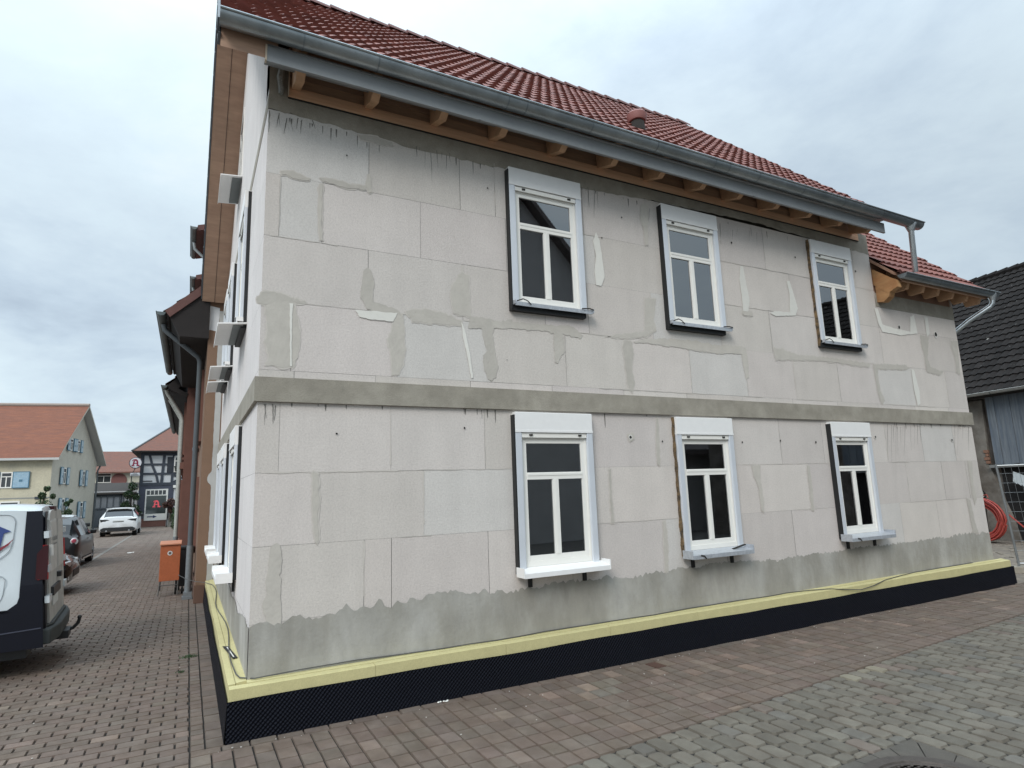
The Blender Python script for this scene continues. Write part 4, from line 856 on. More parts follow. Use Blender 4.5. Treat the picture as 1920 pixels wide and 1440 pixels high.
# hipped roof
E0=(-4.5,PY-.6,5.82); 
def hip(g,pts,m=0): g.poly(pts,m)
g=MB(); ap=(-1.75,53.3,8.35); ap2=(3,53.3,8.35)
g.poly([E0,(4,PY-.6,5.82),ap2,ap],0); g.poly([E0,ap,(-4.5,57,5.82)],0); g.poly([(-4.5,57,5.82),ap,ap2,(4,57,5.82)],0); g.box(-4.5,PY-.6,5.70,4,57,5.815,m=1)
m_flat=pm('plain_tile_red',(.22,.09,.06),.8,var=.35,scale=4,stretch=(.5,.5,3),col2=(.17,.085,.065),bump=.8,bscale=14)
g.build('roof',[m_flat,m_dk],PH)
g=MB(); g.bar(E0,ap,.16,.07); g.build('hip_cap',pm('slate_grey',(.1,.105,.11),.8,var=.3,scale=5),PH)
g=MB(); g.box(-2.2,54.0,7.4,-1.75,54.6,8.75); g.prism([(-2.25,8.75),(-1.98,8.95),(-1.70,8.75)],53.95,54.65,'y'); g.build('chimney',pm('slate_grey',(1,1,1)),PH)
# round sign on its pole
SG=thing('pharmacy_sign','round white sign with red letter A on a pole beside the half timbered house','sign',(-4.36,49.4,0))
g=MB(); g.tube([(-4.42,49.6,0),(-4.42,49.6,4.1)],.035,8); g.tube([(-4.42,49.6,4.0),(-4.2,49.5,4.5)],.03,6); g.build('pole',pm('pole_dark',(.07,.08,.08),.6),SG)
g=MB(); g.lathe([(.40,-.10),(.43,-.08),(.43,.08),(.40,.10)],(-4.2,49.4,4.88),'y',28); o=g.build('disc',pm('sign_rim',(.05,.04,.06),.5),SG)
g=MB(); g.lathe([(.385,-.115),(.385,-.101)],(-4.2,49.4,4.88),'y',28); g.build('disc_face',pm('sign_face',(.78,.76,.78),.4,var=.02),SG)
letterA(-4.2,4.88,.50,49.284,SG,pm('letter_crimson',(.30,.012,.05),.5,var=.03))
g=MB(); g.box(-4.52,49.35,3.87,-3.87,49.45,4.12); o=g.build('plate',pm('sign_face',(0,0,0)),SG,bevel=.05)
g=MB(); g.box(-4.35,49.342,4.03,-4.05,49.349,4.07); g.box(-4.43,49.342,3.94,-3.96,49.349,3.98); g.build('plate_lines',pm('letter_green',(.05,.07,.06),.6),SG)
# stone steps with iron rail
ST=thing('stone_steps','weathered stone steps with dark rail beside the shop window','steps',(-1.5,48.5,0))
g=MB()
for k in range(6): g.box(-1.78+.0*k,47.4+k*.4,0,-.75,47.8+k*.4,.17*(k+1))
g.box(-.75,47.4,0,-.6,50,1.25); g.build('treads',pm('old_stone',(.20,.19,.165),.9,var=.35,scale=5),ST)
g=MB(); g.tube([(-1.82,47.4,0),(-1.82,47.4,.95),(-1.82,49.8,1.95),(-1.82,49.8,1.0)],.03,6); g.tube([(-1.82,48.6,.5),(-1.82,48.6,1.45)],.025,6); g.build('rail',m_hol,ST)
# ================================================================ vegetation
def leaves(mb,c,r,n,ls,pal,sq=(1,1,1)):
    for i in range(n):
        while True:
            v=Vector((rnd(-1,1),rnd(-1,1),rnd(-1,1)))
            if .25<v.length<1: break
        p=Vector(c)+Vector((v.x*r*sq[0],v.y*r*sq[1],v.z*r*sq[2])); a=Vector((rnd(-1,1),rnd(-1,1),rnd(-1,1))).normalized(); b=a.cross(Vector((rnd(-1,1),rnd(-1,1),rnd(-1,1)))).normalized()
        s=ls*rnd(.6,1.3); k=rnd(.6,1.3); q=pal(); t=(q[0]*k,q[1]*k,q[2]*k)
        mb.poly([p-a*s,p+b*s*.5,p+a*s,p-b*s*.5],0,t)
m_leaf=pm('foliage',(.055,.085,.04),.7,var=.2,attr=True); m_leafr=pm('foliage_red',(.12,.05,.045),.7,var=.2,attr=True); m_bark=pm('bark',(.09,.07,.05),.95,var=.3)
gp=lambda:(rnd(.6,1.2),rnd(.8,1.2),rnd(.6,1.1))
def plant(name,label,cat,loc,trunk,clumps,ls,mat=None,dens=260,group=None,pot=None,flowers=None):
    T=thing(name,label,cat,loc,group=group); x,y,z=loc
    if trunk:
        g=MB(); g.tube([(x+a,y+b,z+c) for a,b,c,_ in trunk],[d for *_,d in trunk],7)
        for (cx_,cy_,cz_,r,*_) in clumps: g.tube([(x+trunk[-2][0],y+trunk[-2][1],z+trunk[-2][2]),(x+cx_,y+cy_,z+cz_)],[.02,.008],5)
        g.build('trunk',m_bark,T)
    g=MB()
    for (a,b,c,r,*sq) in clumps: leaves(g,(x+a,y+b,z+c),r,int(dens*r/.3),ls,gp,sq[0] if sq else (1,1,1))
    g.build('crown',mat or m_leaf,T,fixn=False)
    if flowers:
        g=MB()
        for i in range(flowers[1]): cl=random.choice(clumps); leaves(g,(x+cl[0],y+cl[1],z+cl[2]),cl[3]*1.05,1,ls*.9,lambda:(1,1,1))
        g.build('blossom',flowers[0],T,fixn=False)
    if pot: g=MB(); g.lathe([(pot*.7,0),(pot,.0+pot*1.2),(pot*1.05,pot*1.25)],(x,y,z),n=14); g.build('pot',pm('terracotta',(.2,.09,.06),.85),T)
    return T
m_blos=pm('blossom',(.6,.55,.5),.8)
plant('topiary','taller dark cloud pruned shrub with tiers, rising behind the van roof','shrub',(-7.9,38.6,0),[(0,0,0,.05),(.02,0,1.2,.04),(-.02,0,2.2,.03),(.1,0,2.9,.02)],[(0,0,1.72,.48,(1,1,1.1)),(-.1,0,2.45,.2),(.12,0,2.85,.16),(.42,0,2.4,.14),(.3,0,1.1,.2),(-.35,0,1.0,.22)],.07,dens=420)
plant('shrub','smaller loose shrub with thin top twigs, right of the taller pruned shrub','shrub',(-6.85,38.2,0),[(0,0,0,.04),(0,0,1,.03),(.05,0,1.9,.02)],[(0,0,1.15,.36),(-.25,0,1.4,.2),(.22,0,1.45,.2),(.12,0,1.95,.14),(.3,0,2.1,.1)],.07,dens=380)
plant('climbing_shrub','tall thin climber with pale blossoms in front of the gate house corner','shrub',(-4.35,49.0,0),[(0,0,0,.05),(.05,0,1.5,.04),(.1,0,3.2,.03)],[(.1,0,3.1,.32),(-.15,0,2.5,.34),(.35,0,2.3,.28),(-.3,0,1.7,.33),(.3,0,1.4,.35),(0,0,.8,.4),(.55,0,1.0,.3)],.085,dens=240,flowers=(m_blos,90))
plant('red_leaved_bush','bush with reddish leaves on a stem between the shop window and the steps','bush',(-1.62,48.2,0),[(0,0,0,.05),(0,0,.9,.04),(.05,0,1.5,.03)],[(0,0,1.72,.38),(-.35,0,1.6,.25),(.42,0,1.75,.28),(0,0,1.2,.2)],.08,mat=m_leafr,dens=330)
plant('potted_plant','dark green plant overhanging the stone steps, near the grey wall end','plant',(-1.2,47.9,.4),None,[(0,0,.75,.32),(.3,0,.55,.28),(-.2,0,.4,.2),(.35,0,1.0,.2)],.08,pot=.2)
plant('hedge_plant','narrow dark green shrub at the foot of the row house corner','shrub',(-1.15,41.5,0),None,[(0,0,.3,.3),(0,0,.7,.3),(.05,0,1.1,.25)],.07)
# ================================================================ GATE HOUSE, MIDDLE HOUSE
GT=thing('gate_building','low timber outbuilding with weathered grey blue gate doors and dark tiled roof','outbuilding',(-5.9,54,0))
m_gb=pm('gate_blue_grey',(.12,.14,.165),.85,var=.25,scale=2,stretch=(6,1,.4)); m_gp=pm('gate_panel',(.24,.26,.29),.85,var=.2,scale=2); m_gd=pm('gate_beam',(.05,.06,.075),.8)
g=MB(); g.box(-8.0,54,0,-4.2,57.5,2.85,m=0); g.m=1; g.prism([(53.7,2.72),(57.5,3.62),(57.5,3.5),(53.7,2.6)],-8.2,-4.3,'x'); g.m=2; g.box(-5.35,53.97,0,-4.2,54,1.25); g.box(-5.35,53.96,1.25,-4.2,54,1.45,m=3)
g.build('wall',[m_ppl,pm('old_dark_tile',(.05,.044,.04),.9,var=.35,scale=5,bump=.7,bscale=12),pm('beige_panel',(.36,.32,.27),.9,var=.15),m_gd],GT)
for k in range(4):
    x=-7.15+k*.435; g=MB(); g.box(x,53.94,.05,x+.42,53.98,2.5,m=0); g.box(x+.05,53.93,1.55,x+.37,53.94,2.42,m=1); g.box(x,53.925,1.38,x+.42,53.94,1.47,m=2); g.build('gate_leaf',[m_gb,m_gp,m_gd],GT)
g=MB(); g.box(-7.30,53.9,0,-7.17,53.99,2.65); g.box(-5.40,53.9,0,-5.27,53.99,2.65); g.box(-7.9,53.9,2.5,-4.2,53.99,2.66)
for k in range(5): g.box(-5.2+k*.24,53.92,1.45,-5.14+k*.24,53.99,2.5)
g.build('timber_frame',m_gd,GT); g=MB(); g.box(-7.9,53.95,.05,-7.31,53.98,2.45); g.build('side_panel',m_gb,GT)
MD=thing('rear_house','cream house with plain red roof and a round disc on its wall','house',(-7,61,0))
g=MB(); g.box(-10.5,61,0,-4.3,69,4.9); g.build('wall',pm('cream_render',(.55,.53,.43),.9,var=.12,scale=1),MD)
g=MB(); g.prism([(60.6,4.70),(65,6.85),(69.4,4.7),(69.4,4.6),(65,6.72),(60.6,4.58)],-11,-4.1,'x'); g.build('roof',m_flat,MD)
g=MB(); g.lathe([(.62,-.06),(.62,0)],(-6.2,60.99,3.95),'y',24); g.build('wall_disc',pm('disc_red',(.2,.085,.075),.8,var=.15),MD)
simple_window(MD,frame((0,61,0),(1,0,0)),-7.95,3.75,1.15,.85,m_wf)
# ================================================================ CREAM HOUSE WITH BLUE SHUTTERS
gv=Vector((.17,.985,0)).normalized(); ev=Vector((-gv.y,gv.x,0)); Np=Vector((-8.2,42,0)); CWd=8.3
CH=thing('cream_house','cream house with steep red roof and pale blue shutters left of the lane','house',tuple(Np))
m_cr=pm('cream_house_render',(.62,.565,.42),.92,var=.16,scale=.7,col2=(.54,.50,.39),thr=(.45,.75),fine=12)
m_cg=pm('gable_render',(.60,.56,.47),.92,var=.16,scale=.7,fine=12)
MGc=Matrix.Identity(4)
for i in range(3): MGc[i][0]=gv[i]; MGc[i][1]=ev[i]; MGc[i][2]=(0,0,1)[i]; MGc[i][3]=Np[i]
# local: x along gable, y away to the left (behind the gable face), z up
g=MB(MGc); EH=4.95; RH=8.75; hw=CWd/2; LN=17
prof=[(0,0),(CWd,0),(CWd,EH),(hw,RH-.15),(0,EH)]
g.poly([(x,0,z) for x,z in prof],1); g.poly([(0,0,0),(0,LN,0),(0,LN,EH),(0,0,EH)],0); g.poly([(CWd,0,0),(CWd,LN,0),(CWd,LN,EH),(CWd,0,EH)],0); g.poly([(x,LN,z) for x,z in prof],0)
g.box(-.012,.0,2.34,0,LN,2.42,m=2); g.build('wall',[m_cr,m_cg,pm('ledge_grey',(.3,.3,.28),.9)],CH,fixn=False)
g=MB(MGc)
up=[(-.5,EH-.12),(-.25,EH+.10),(.7,EH+.95),(hw,RH),(CWd-.7,EH+.95),(CWd+.25,EH+.10),(CWd+.5,EH-.12)]
for a,b in zip(up,up[1:]):
    g.poly([(a[0],-.5,a[1]),(b[0],-.5,b[1]),(b[0],LN,b[1]),(a[0],LN,a[1])],0); g.poly([(a[0],-.5,a[1]-.12),(b[0],-.5,b[1]-.12),(b[0],LN,b[1]-.12),(a[0],LN,a[1]-.12)],1)
    g.poly([(a[0],-.5,a[1]-.14),(b[0],-.5,b[1]-.14),(b[0],-.5,b[1]+.02),(a[0],-.5,a[1]+.02)],2)
g.poly([(up[0][0],-.5,up[0][1]),(up[0][0],LN,up[0][1]),(up[0][0],LN,up[0][1]-.14),(up[0][0],-.5,up[0][1]-.14)],1)
m_plain=pm('plain_tile_orange',(.27,.10,.055),.85,var=.35,scale=2.6,stretch=(.35,.35,3),col2=(.21,.085,.055),bump=1,bscale=10,fine=14)
g.build('roof',[m_plain,pm('soffit_grey',(.55,.55,.53),.9),pm('verge_pale',(.5,.47,.4),.9)],CH,fixn=False)
g=MB(MGc); g.tube([(hw,-.5,RH+.03),(hw,LN,RH+.03)],.13,8); g.build('ridge_caps',pm('ridge_grey',(.36,.30,.26),.9,var=.3,scale=5),CH)
m_sh=pm('shutter_blue',(.33,.50,.64),.75,var=.3,scale=6,col2=(.42,.58,.68)); m_she=pm('shutter_edge',(.10,.21,.29),.8); m_shw=pm('shutter_worn',(.52,.62,.67),.8,var=.35,scale=9)
def shutter(parent,M,x,z,w,h,mat=None):
    g=MB(M); g.box(x,-.09,z,x+w,-.05,z+h,m=1); g.box(x+.05,-.098,z+.05,x+w-.05,-.09,z+h-.05,m=0); g.box(x+w*.4,-.104,z+h*.38,x+w*.6,-.098,z+h*.52,m=1); g.build('shutter',[mat or m_sh,m_she],parent)
MGw=Matrix(MGc)   # gable face: into the wall is +y
for (x,z,w,h) in ((2.55,5.5,.55,.8),(3.9,5.5,.55,.8),(1.75,3.25,.62,1.05),(5.3,3.2,.6,1.05),(1.9,1.35,.62,.95),(5.35,.95,.62,1.1)):
    o=simple_window(CH,MGw,x,z,w,h,m_wf,d=.04,fw=.06); shutter(o,MGw,x-.48,z-.04,.46,h+.08,m_shw); shutter(o,MGw,x+w+.02,z-.04,.46,h+.08,m_shw)
ME=Matrix.Identity(4)   # eave face towards the camera; local x runs left->right = -ev
for i in range(3): ME[i][0]=-ev[i]; ME[i][1]=gv[i]; ME[i][2]=(0,0,1)[i]; ME[i][3]=(Np+ev*LN)[i]
def ex(t): return LN-t   # t metres left of the corner
for t in (2.0,6.2,10.4):
    o=simple_window(CH,ME,ex(t+.62),3.02,.62,.98,m_wf,d=.05,fw=.07); shutter(o,ME,ex(t)+.02,3.0,.88,1.02); shutter(o,ME,ex(t+.62)-.9,3.0,.88,1.02)
for t in (1.55,2.75,4.0,5.6,7.4): simple_window(CH,ME,ex(t+1.0),1.1,1.05,1.12,m_wf,d=.06,fw=.09,cross=False)
g=MB(ME); g.box(ex(.75),-.06,2.3,ex(.2),0,2.45); g.build('lamp_bracket',m_gd,CH)
g=MB(MGc); g.tube([(CWd+.5,-.1,EH-.25),(CWd+.1,-.08,EH-.6),(CWd+.06,-.08,0)],.06,8); g.build('downpipe',m_pipe,CH)
# ================================================================ VEHICLES
m_tyre=pm('tyre',(.018,.018,.018),.85); m_rim=pm('rim',(.42,.43,.44),.35,metal=.6); m_blkp=pm('black_trim',(.018,.019,.02),.5); m_cgl=pm('car_glass',(.018,.022,.025),.05,var=.2,spec=.9)
m_tail=pm('tail_red',(.55,.012,.015),.4,var=.1,spec=.3); m_lens=pm('lamp_lens',(.5,.5,.5),.15,var=.1,coat=.5); m_plate=pm('plate_white',(.6,.62,.6),.5)
def loft(T,st,paint,sideglass,rearglass=(),frontglass=(),pillars=(),name='body',slot=None,mats=None):
    M=wm(T); prof=[]
    for (l,zb,zs,zr,wb,ws,wr,sh) in st:
        zm=zb+(zs-zb)*.5
        P=[(0,zb),(wb*.86,zb),(wb,zb+.10),(max(wb,ws)*1.005,zm),(ws,zs-.03),(ws-.012,zs),(wr,zr-.07),(wr*.90,zr-.018),(wr*.55,zr),(0,zr+.006)]
        prof.append([(x,l+sh*(z-.5),z) for x,z in P])
    B=MB(M); G=MB(M); nP=len(prof[0])
    for sgn in (1,-1):
        for i in range(len(st)-1):
            for j in range(nP-1):
                q=[prof[i][j],prof[i][j+1],prof[i+1][j+1],prof[i+1][j]]
                q=[(x*sgn,y,z) for x,y,z in q]
                isg=(j==5 and i in sideglass) or (j in(6,7,8) and (i in rearglass or i in frontglass))
                if isg: G.poly(q); 
                else: B.poly(q,slot(i,j) if slot else 0)
        for e in (0,-1):
            B.poly([(x*sgn,y,z) for x,y,z in prof[e]],1 if slot and e==0 else 0)
    import bmesh
    o=B.build(name,mats or paint,T,smooth=True); bb=bmesh.new(); bb.from_mesh(o.data); bmesh.ops.remove_doubles(bb,verts=bb.verts,dist=.0005); bmesh.ops.recalc_face_normals(bb,faces=bb.faces); bb.to_mesh(o.data); bb.free()
    if G.f: G.build('window',m_cgl,T,smooth=True)
    return o
def wheels(T,pts,r,w=.2,arch=None):
    for (x,y) in pts:
        g=MB(wm(T)); s=1 if x>0 else -1
        g.lathe([(r*.72,x),(r*.97,x),(r,x-s*.04),(r,x-s*w),(r*.7,x-s*w)],(0,y,r),'x',26); o=g.build('wheel',m_tyre,T,smooth=True)
        g=MB(wm(T)); g.lathe([(r*.2,x+s*.004),(r*.66,x-s*.012),(r*.71,x+s*.003)],(0,y,r),'x',26)
        for k in range(5): a=k*2*math.pi/5; g.bar((x+s*.002,y+math.cos(a)*r*.1,r+math.sin(a)*r*.1),(x+s*.002,y+math.cos(a)*r*.66,r+math.sin(a)*r*.66),.05,.02)
        g.build('rim',m_rim,o)
        if arch:
            g=MB(wm(T)); g.lathe([(r*1.02,x-s*.03),(r*1.16,x-s*.012),(r*1.16,x-s*.05)],(0,y,r+.01),'x',26); g.build('wheel_arch',m_blkp,T,smooth=True)
def lbox(T,name,x0,y0,z0,x1,y1,z1,mat,bevel=0,parent=None):
    g=MB(wm(T)); g.box(x0,y0,z0,x1,y1,z1); return g.build(name,mat,parent or T,bevel=bevel)
# --- van
VAN=thing('delivery_van','white and navy panel van with a blue house logo and a tow bar','van',(-1.915,4.07,0),R_(93.3))
m_vw=pm('van_white',(.58,.63,.65),.3,var=.06,coat=.4); m_navyp=pm('van_navy',(.0045,.0055,.012),.45,coat=0,var=.2,spec=.3); m_dirty=pm('door_dirty_white',(.47,.46,.43),.6,var=.35,scale=2.5,stretch=(1,1,.5))
hwv=.965
stv=[(.0,.34,1.0,1.80,.90,.93,.80,.085),(.03,.32,1.0,1.86,.945,.955,.84,.085),(.12,.31,1.0,1.88,.955,.965,.86,.07),(.4,.30,1.0,1.895,hwv,.97,.87,.02),(1.2,.30,1.0,1.90,hwv,.97,.87,0),(2.6,.30,1.0,1.90,hwv,.97,.87,0),(3.2,.30,1.02,1.88,hwv,.97,.86,0),(3.6,.30,1.05,1.80,hwv,.97,.82,0),(4.25,.30,1.08,1.20,.95,.95,.80,0),(4.9,.32,.95,1.0,.9,.88,.72,0),(5.05,.38,.80,.84,.8,.78,.62,0)]
loft(VAN,stv,m_vw,sideglass=(6,),frontglass=(7,),slot=lambda i,j:1 if (i<2 and j<6) else 0,mats=[m_vw,m_navyp])
def side(T,name,poly,off,mat,th=.003):
    # polygons on the near (left) side: (l,z) -> x follows the body side
    def sx(z): 
        if z<=.97: return .972
        return .975-(z-.97)*(.975-.872)/(1.83-.97)
    g=MB(wm(T)); g.poly([(-(sx(z)+off),l+(.085*(z-.5) if l<.1 else .07*(z-.5)*max(0,1-l/.4)),z) for l,z in poly]); return g.build(name,mat,T,fixn=False)
def sub(poly,n=8):
    out=[]
    for a,b in zip(poly,poly[1:]+poly[:1]):
        for i in range(n): t=i/n; out.append((a[0]+(b[0]-a[0])*t,a[1]+(b[1]-a[1])*t))
    return out
g=MB(wm(VAN))
def sxx(z): return .973 if z<=.97 else .975-(z-.97)*(.975-.872)/(1.84-.97)
zsn=[.31+.0625*i for i in range(25)]
def wl(z):  # navy limit behind which panel is white
    if z>=.85: return .25+.02*max(0,(z-.85))
    if z>.72: return .25+(.85-z)**2*9
    return None
for a,b in zip(zsn,zsn[1:]):
    m_=(a+b)/2
    la=wl(a) if a>=.72 else 3.9; lb=wl(b) if b>=.72 else 3.9
    if a<.72<=b: la,lb=3.9,1.2
    sh=lambda z:.085*(z-.5)
    g.poly([(-sxx(a)-.004,.01+sh(a),a),(-sxx(a)-.004,la+.0,a),(-sxx(b)-.004,lb,b),(-sxx(b)-.004,.01+sh(b),b)])
g.poly([(-.977,.40,.74),(-.977,1.3,.62),(-.977,3.9,.58),(-.977,3.9,.56),(-.977,.3,.72)])
g.build('navy_wrap',m_navyp,VAN,fixn=False)
side(VAN,'house_logo',sub([(.385,1.595),(.75,1.79),(1.15,1.60),(1.02,1.60),(1.02,1.31),(.475,1.37),(.45,1.575)]),.006,pm('logo_blue',(.02,.045,.19),.4,coat=.3),)
side(VAN,'red_swoosh',sub([(.345,1.515),(.40,1.44),(.52,1.345),(.7,1.26),(1.0,1.2),(1.0,1.23),(.7,1.30),(.52,1.385),(.41,1.46)]),.008,pm('logo_red',(.22,.015,.03),.4,coat=.3))
for pl_ in ([(.36,1.70),(.39,1.77),(.48,1.785),(1.6,1.79)],[(.36,1.70),(.365,1.42),(.42,1.33),(.6,1.22),(1.1,1.1)],[(.39,1.07),(.42,1.115),(.5,1.125),(1.6,1.13)],[(.39,1.07),(.395,.88),(.44,.82),(.7,.77),(1.4,.73)]):
    for _ in range(3): pl_=[pl_[0]]+[q for a,b in zip(pl_,pl_[1:]) for q in ((a[0]*.75+b[0]*.25,a[1]*.75+b[1]*.25),(a[0]*.25+b[0]*.75,a[1]*.25+b[1]*.75))]+[pl_[-1]]
    g=MB(wm(VAN)); g.tube([(-(sxx(z)+.001),l+.04*(z-.5)*0,z) for l,z in pl_],.0045,5); g.build('panel_crease',pm('crease_grey',(.36,.40,.42),.5),VAN,smooth=True)
g=MB(wm(VAN)); g.tube([(-.976,.03,.52),(-.978,.6,.49),(-.978,3.9,.47)],.008,5); g.build('sill_line',pm('navy_line',(.05,.055,.08),.5),VAN)
def rz_(z): return .085*(z-.5)
def rear(name,pts,off,mat,th=.02,par=None):
    g=MB(wm(VAN)); A=[(x,rz_(z)-off,z) for x,z in pts]; Bk=[(x,rz_(z)-off+th,z) for x,z in pts]; n=len(pts)
    ia=[g.V(p) for p in A]; ib=[g.V(p) for p in Bk]; g.F(ia); g.F(ib[::-1])
    for k in range(n): g.F((ia[k],ib[k],ib[(k+1)%n],ia[(k+1)%n]))
    return g.build(name,mat,par or VAN)
rear('rear_surround',[(-.90,.42),(.90,.42),(.93,1.0),(.80,1.80),(-.80,1.80),(-.93,1.0)],.008,m_navyp,.004)
for s in (-1,1):
    d=rear('rear_door',[(s*.01,.52),(s*.76,.52),(s*.80,1.0),(s*.68,1.70),(s*.60,1.78),(s*.48,1.81),(s*.01,1.82)],.03,m_dirty,.03)
    rear('window_blank',[(s*.09,1.10),(s*.66,1.10),(s*.70,1.16),(s*.64,1.68),(s*.09,1.70)],.04,pm('door_panel',(.52,.51,.48),.5,var=.25,scale=3),.012,d)
    for z in (.78,1.12,1.50): rear('hinge',[(s*.70,z),(s*.95,z),(s*.95,z+.075),(s*.70,z+.075)],.05,m_vw,.045,d)
    rear('tail_lamp',[(s*.87,1.04),(s*.945,1.04),(s*.94,1.25),(s*.915,1.42),(s*.87,1.42)],.035,m_tail,.05)
g=MB(wm(VAN)); g.poly([(-.984,.01,1.04),(-.982,.12,1.05),(-.957,.13,1.33),(-.946,.07,1.42),(-.945,.03,1.42)]); g.build('tail_lamp_side',pm('tail_dark',(.035,.004,.006),.4,spec=.3),VAN,fixn=False)
side(VAN,'tail_lens',[(.005,1.045),(.055,1.045),(.06,1.22),(.02,1.22)],.016,m_tail)
rear('reflector',[(-.93,1.30),(-.86,1.30),(-.86,1.42),(-.925,1.42)],.09,m_dirty,.04)
rear('number_plate',[(-.55,.70),(-.05,.70),(-.05,.81),(-.55,.81)],.045,m_plate,.01); rear('plate_recess',[(-.62,.82),(.1,.82),(.1,.92),(-.62,.92)],.06,m_blkp,.03); rear('door_handle',[(-.02,.98),(.14,.98),(.14,1.04),(-.02,1.04)],.075,m_blkp,.05)
rear('brake_lamp',[(-.2,1.80),(.05,1.80),(.05,1.86),(-.2,1.86)],.03,pm('tail_dark',(0,0,0)),.06)
rear('door_marks',[(-.52,1.40),(-.14,1.40),(-.14,1.42),(-.52,1.42)],.053,pm('mark_grey',(.25,.25,.24),.8),.002)
for k in range(9): rear('door_marks',[(-.55+k*.05,1.45),(-.52+k*.05,1.45),(-.52+k*.05,1.45+rnd(.03,.06)),(-.55+k*.05,1.45+rnd(.03,.06))],.053,pm('mark_grey',(0,0,0)),.002)
g=MB(wm(VAN)); g.prism([(-.95,.06),(-.93,-.06),(-.5,-.12),(.5,-.12),(.93,-.06),(.95,.06)],.33,.50,'z'); g.prism([(-.90,.02),(-.7,-.06),(.7,-.06),(.9,.02)],.50,.535,'z'); g.build('bumper',pm('bumper_grey',(.045,.052,.052),.7,var=.3),VAN,bevel=.025)
g=MB(wm(VAN)); g.tube([(.05,.05,.30),(.05,-.13,.30),(.05,-.20,.325),(.05,-.25,.38),(.05,-.26,.43)],.02,8); g.lathe([(.012,0),(.024,.014),(.024,.035),(.010,.048)],(.05,-.26,.425),n=14); g.box(-.15,-.17,.24,.2,.1,.33); g.build('tow_bar',m_blkp,VAN,smooth=True)
wheels(VAN,[(-.93,.95),(.93,.95),(-.93,4.1),(.93,4.1)],.33,.22,arch=True)
lbox(VAN,'underbody',-.85,.15,.2,.85,4.8,.36,m_blkp); 
for s in (-1,1): lbox(VAN,'wing_mirror',s*.98-.02 if s>0 else -1.2,3.5,1.05,s*.98+.22 if s>0 else -.97,3.65,1.35,m_blkp,.02)
for s in (-1,1): lbox(VAN,'headlight',.55*s-.18,4.92,.72,.55*s+.18,5.0,.9,m_lens)
# --- small dark hatchback
SMC=thing('hatchback','small dark grey rounded hatchback with pink tail lamp parked left of the lane','car',(-4.12,16.6,0),R_(-1.5))
m_dkp=pm('dark_paint',(.012,.0125,.014),.3,coat=.25,var=.15,spec=.4); m_blp=pm('black_paint',(.005,.005,.006),.12,coat=.6,var=.1,spec=.4); m_whp=pm('white_paint',(.68,.69,.69),.28,coat=.5,var=.05)
sth=[(.0,.34,.66,.70,.60,.62,.5,.0),(.05,.25,.88,.95,.72,.74,.60,.0),(.16,.22,.93,1.02,.78,.79,.62,.0),(.30,.21,.95,1.30,.80,.80,.62,.0),(.50,.20,.95,1.44,.81,.81,.60,.0),(.9,.20,.95,1.49,.815,.81,.60,.0),(1.25,.20,.95,1.50,.815,.81,.60,0),(1.33,.20,.95,1.50,.815,.81,.60,0),(1.9,.20,.94,1.48,.815,.81,.60,.0),(2.25,.20,.94,1.38,.81,.80,.60,.0),(2.75,.21,.93,1.02,.80,.79,.68,.0),(3.15,.23,.83,.88,.77,.75,.62,.0),(3.45,.28,.66,.70,.68,.64,.5,.0),(3.54,.34,.5,.54,.55,.5,.4,0)]
loft(SMC,sth,m_dkp,sideglass=(4,5,7,8),rearglass=(2,3),frontglass=(9,))
wheels(SMC,[(-.79,.62),(.79,.62),(-.79,2.92),(.79,2.92)],.29,.18,arch=True)
for s in (-1,1):
    g=MB(wm(SMC)); g.M=wm(SMC)@Matrix.Translation((s*.70,.085,.80))@Matrix.Rotation(s*.35,4,'Z'); g.lathe([(.02,-.05),(.09,-.045),(.11,-.0),(.11,.08)],(0,0,0),'y',16); g.build('tail_lamp',m_lens,SMC,smooth=True)
    g=MB(wm(SMC)); g.M=wm(SMC)@Matrix.Translation((s*.70,.03,.82))@Matrix.Rotation(s*.35,4,'Z'); g.lathe([(.045,-.012),(.06,.0),(.06,.03)],(0,0,0),'y',16); g.build('tail_lens',pm('tail_pink',(.45,.08,.12),.25,coat=.5),SMC,smooth=True)
    lbox(SMC,'wing_mirror',s*.86-.08,2.2,.93,s*.86+.08,2.32,1.06,m_blkp,.03); lbox(SMC,'side_skirt',s*.815-.012,.98,.22,s*.815+.012,2.55,.27,pm('chrome',(.6,.6,.6),.15,metal=1))
lbox(SMC,'door_handle',.81,1.55,.80,.83,1.7,.83,pm('chrome',(0,0,0))); lbox(SMC,'number_plate',-.26,-.012,.5,.26,.004,.61,m_plate); lbox(SMC,'bumper',-.62,-.03,.33,.62,.1,.46,m_dkp,.03)
# --- black car, nose towards the lane
BKC=thing('saloon_car','black car showing only its nose and headlight from behind the van','car',(-2.62,11.15,0),R_(-90))
stb=[(-.0,.34,.52,.56,.62,.56,.45,0),(-.06,.24,.62,.66,.80,.74,.60,0),(-.18,.20,.70,.75,.87,.84,.70,0),(-.6,.18,.80,.87,.90,.87,.72,0),(-1.2,.17,.88,.97,.905,.88,.70,0),(-1.9,.17,.92,1.32,.905,.885,.62,0),(-2.3,.17,.92,1.43,.905,.885,.60,0),(-3.1,.17,.92,1.43,.905,.885,.60,0),(-3.7,.17,.94,1.30,.905,.885,.62,0),(-4.2,.2,.93,1.0,.88,.86,.68,0),(-4.5,.3,.8,.84,.75,.72,.5,0)]
loft(BKC,stb,m_blp,sideglass=(5,6,7),rearglass=(8,),frontglass=(4,))
wheels(BKC,[(-.88,-.85),(.88,-.85),(-.88,-3.55),(.88,-3.55)],.31,.2,arch=True)
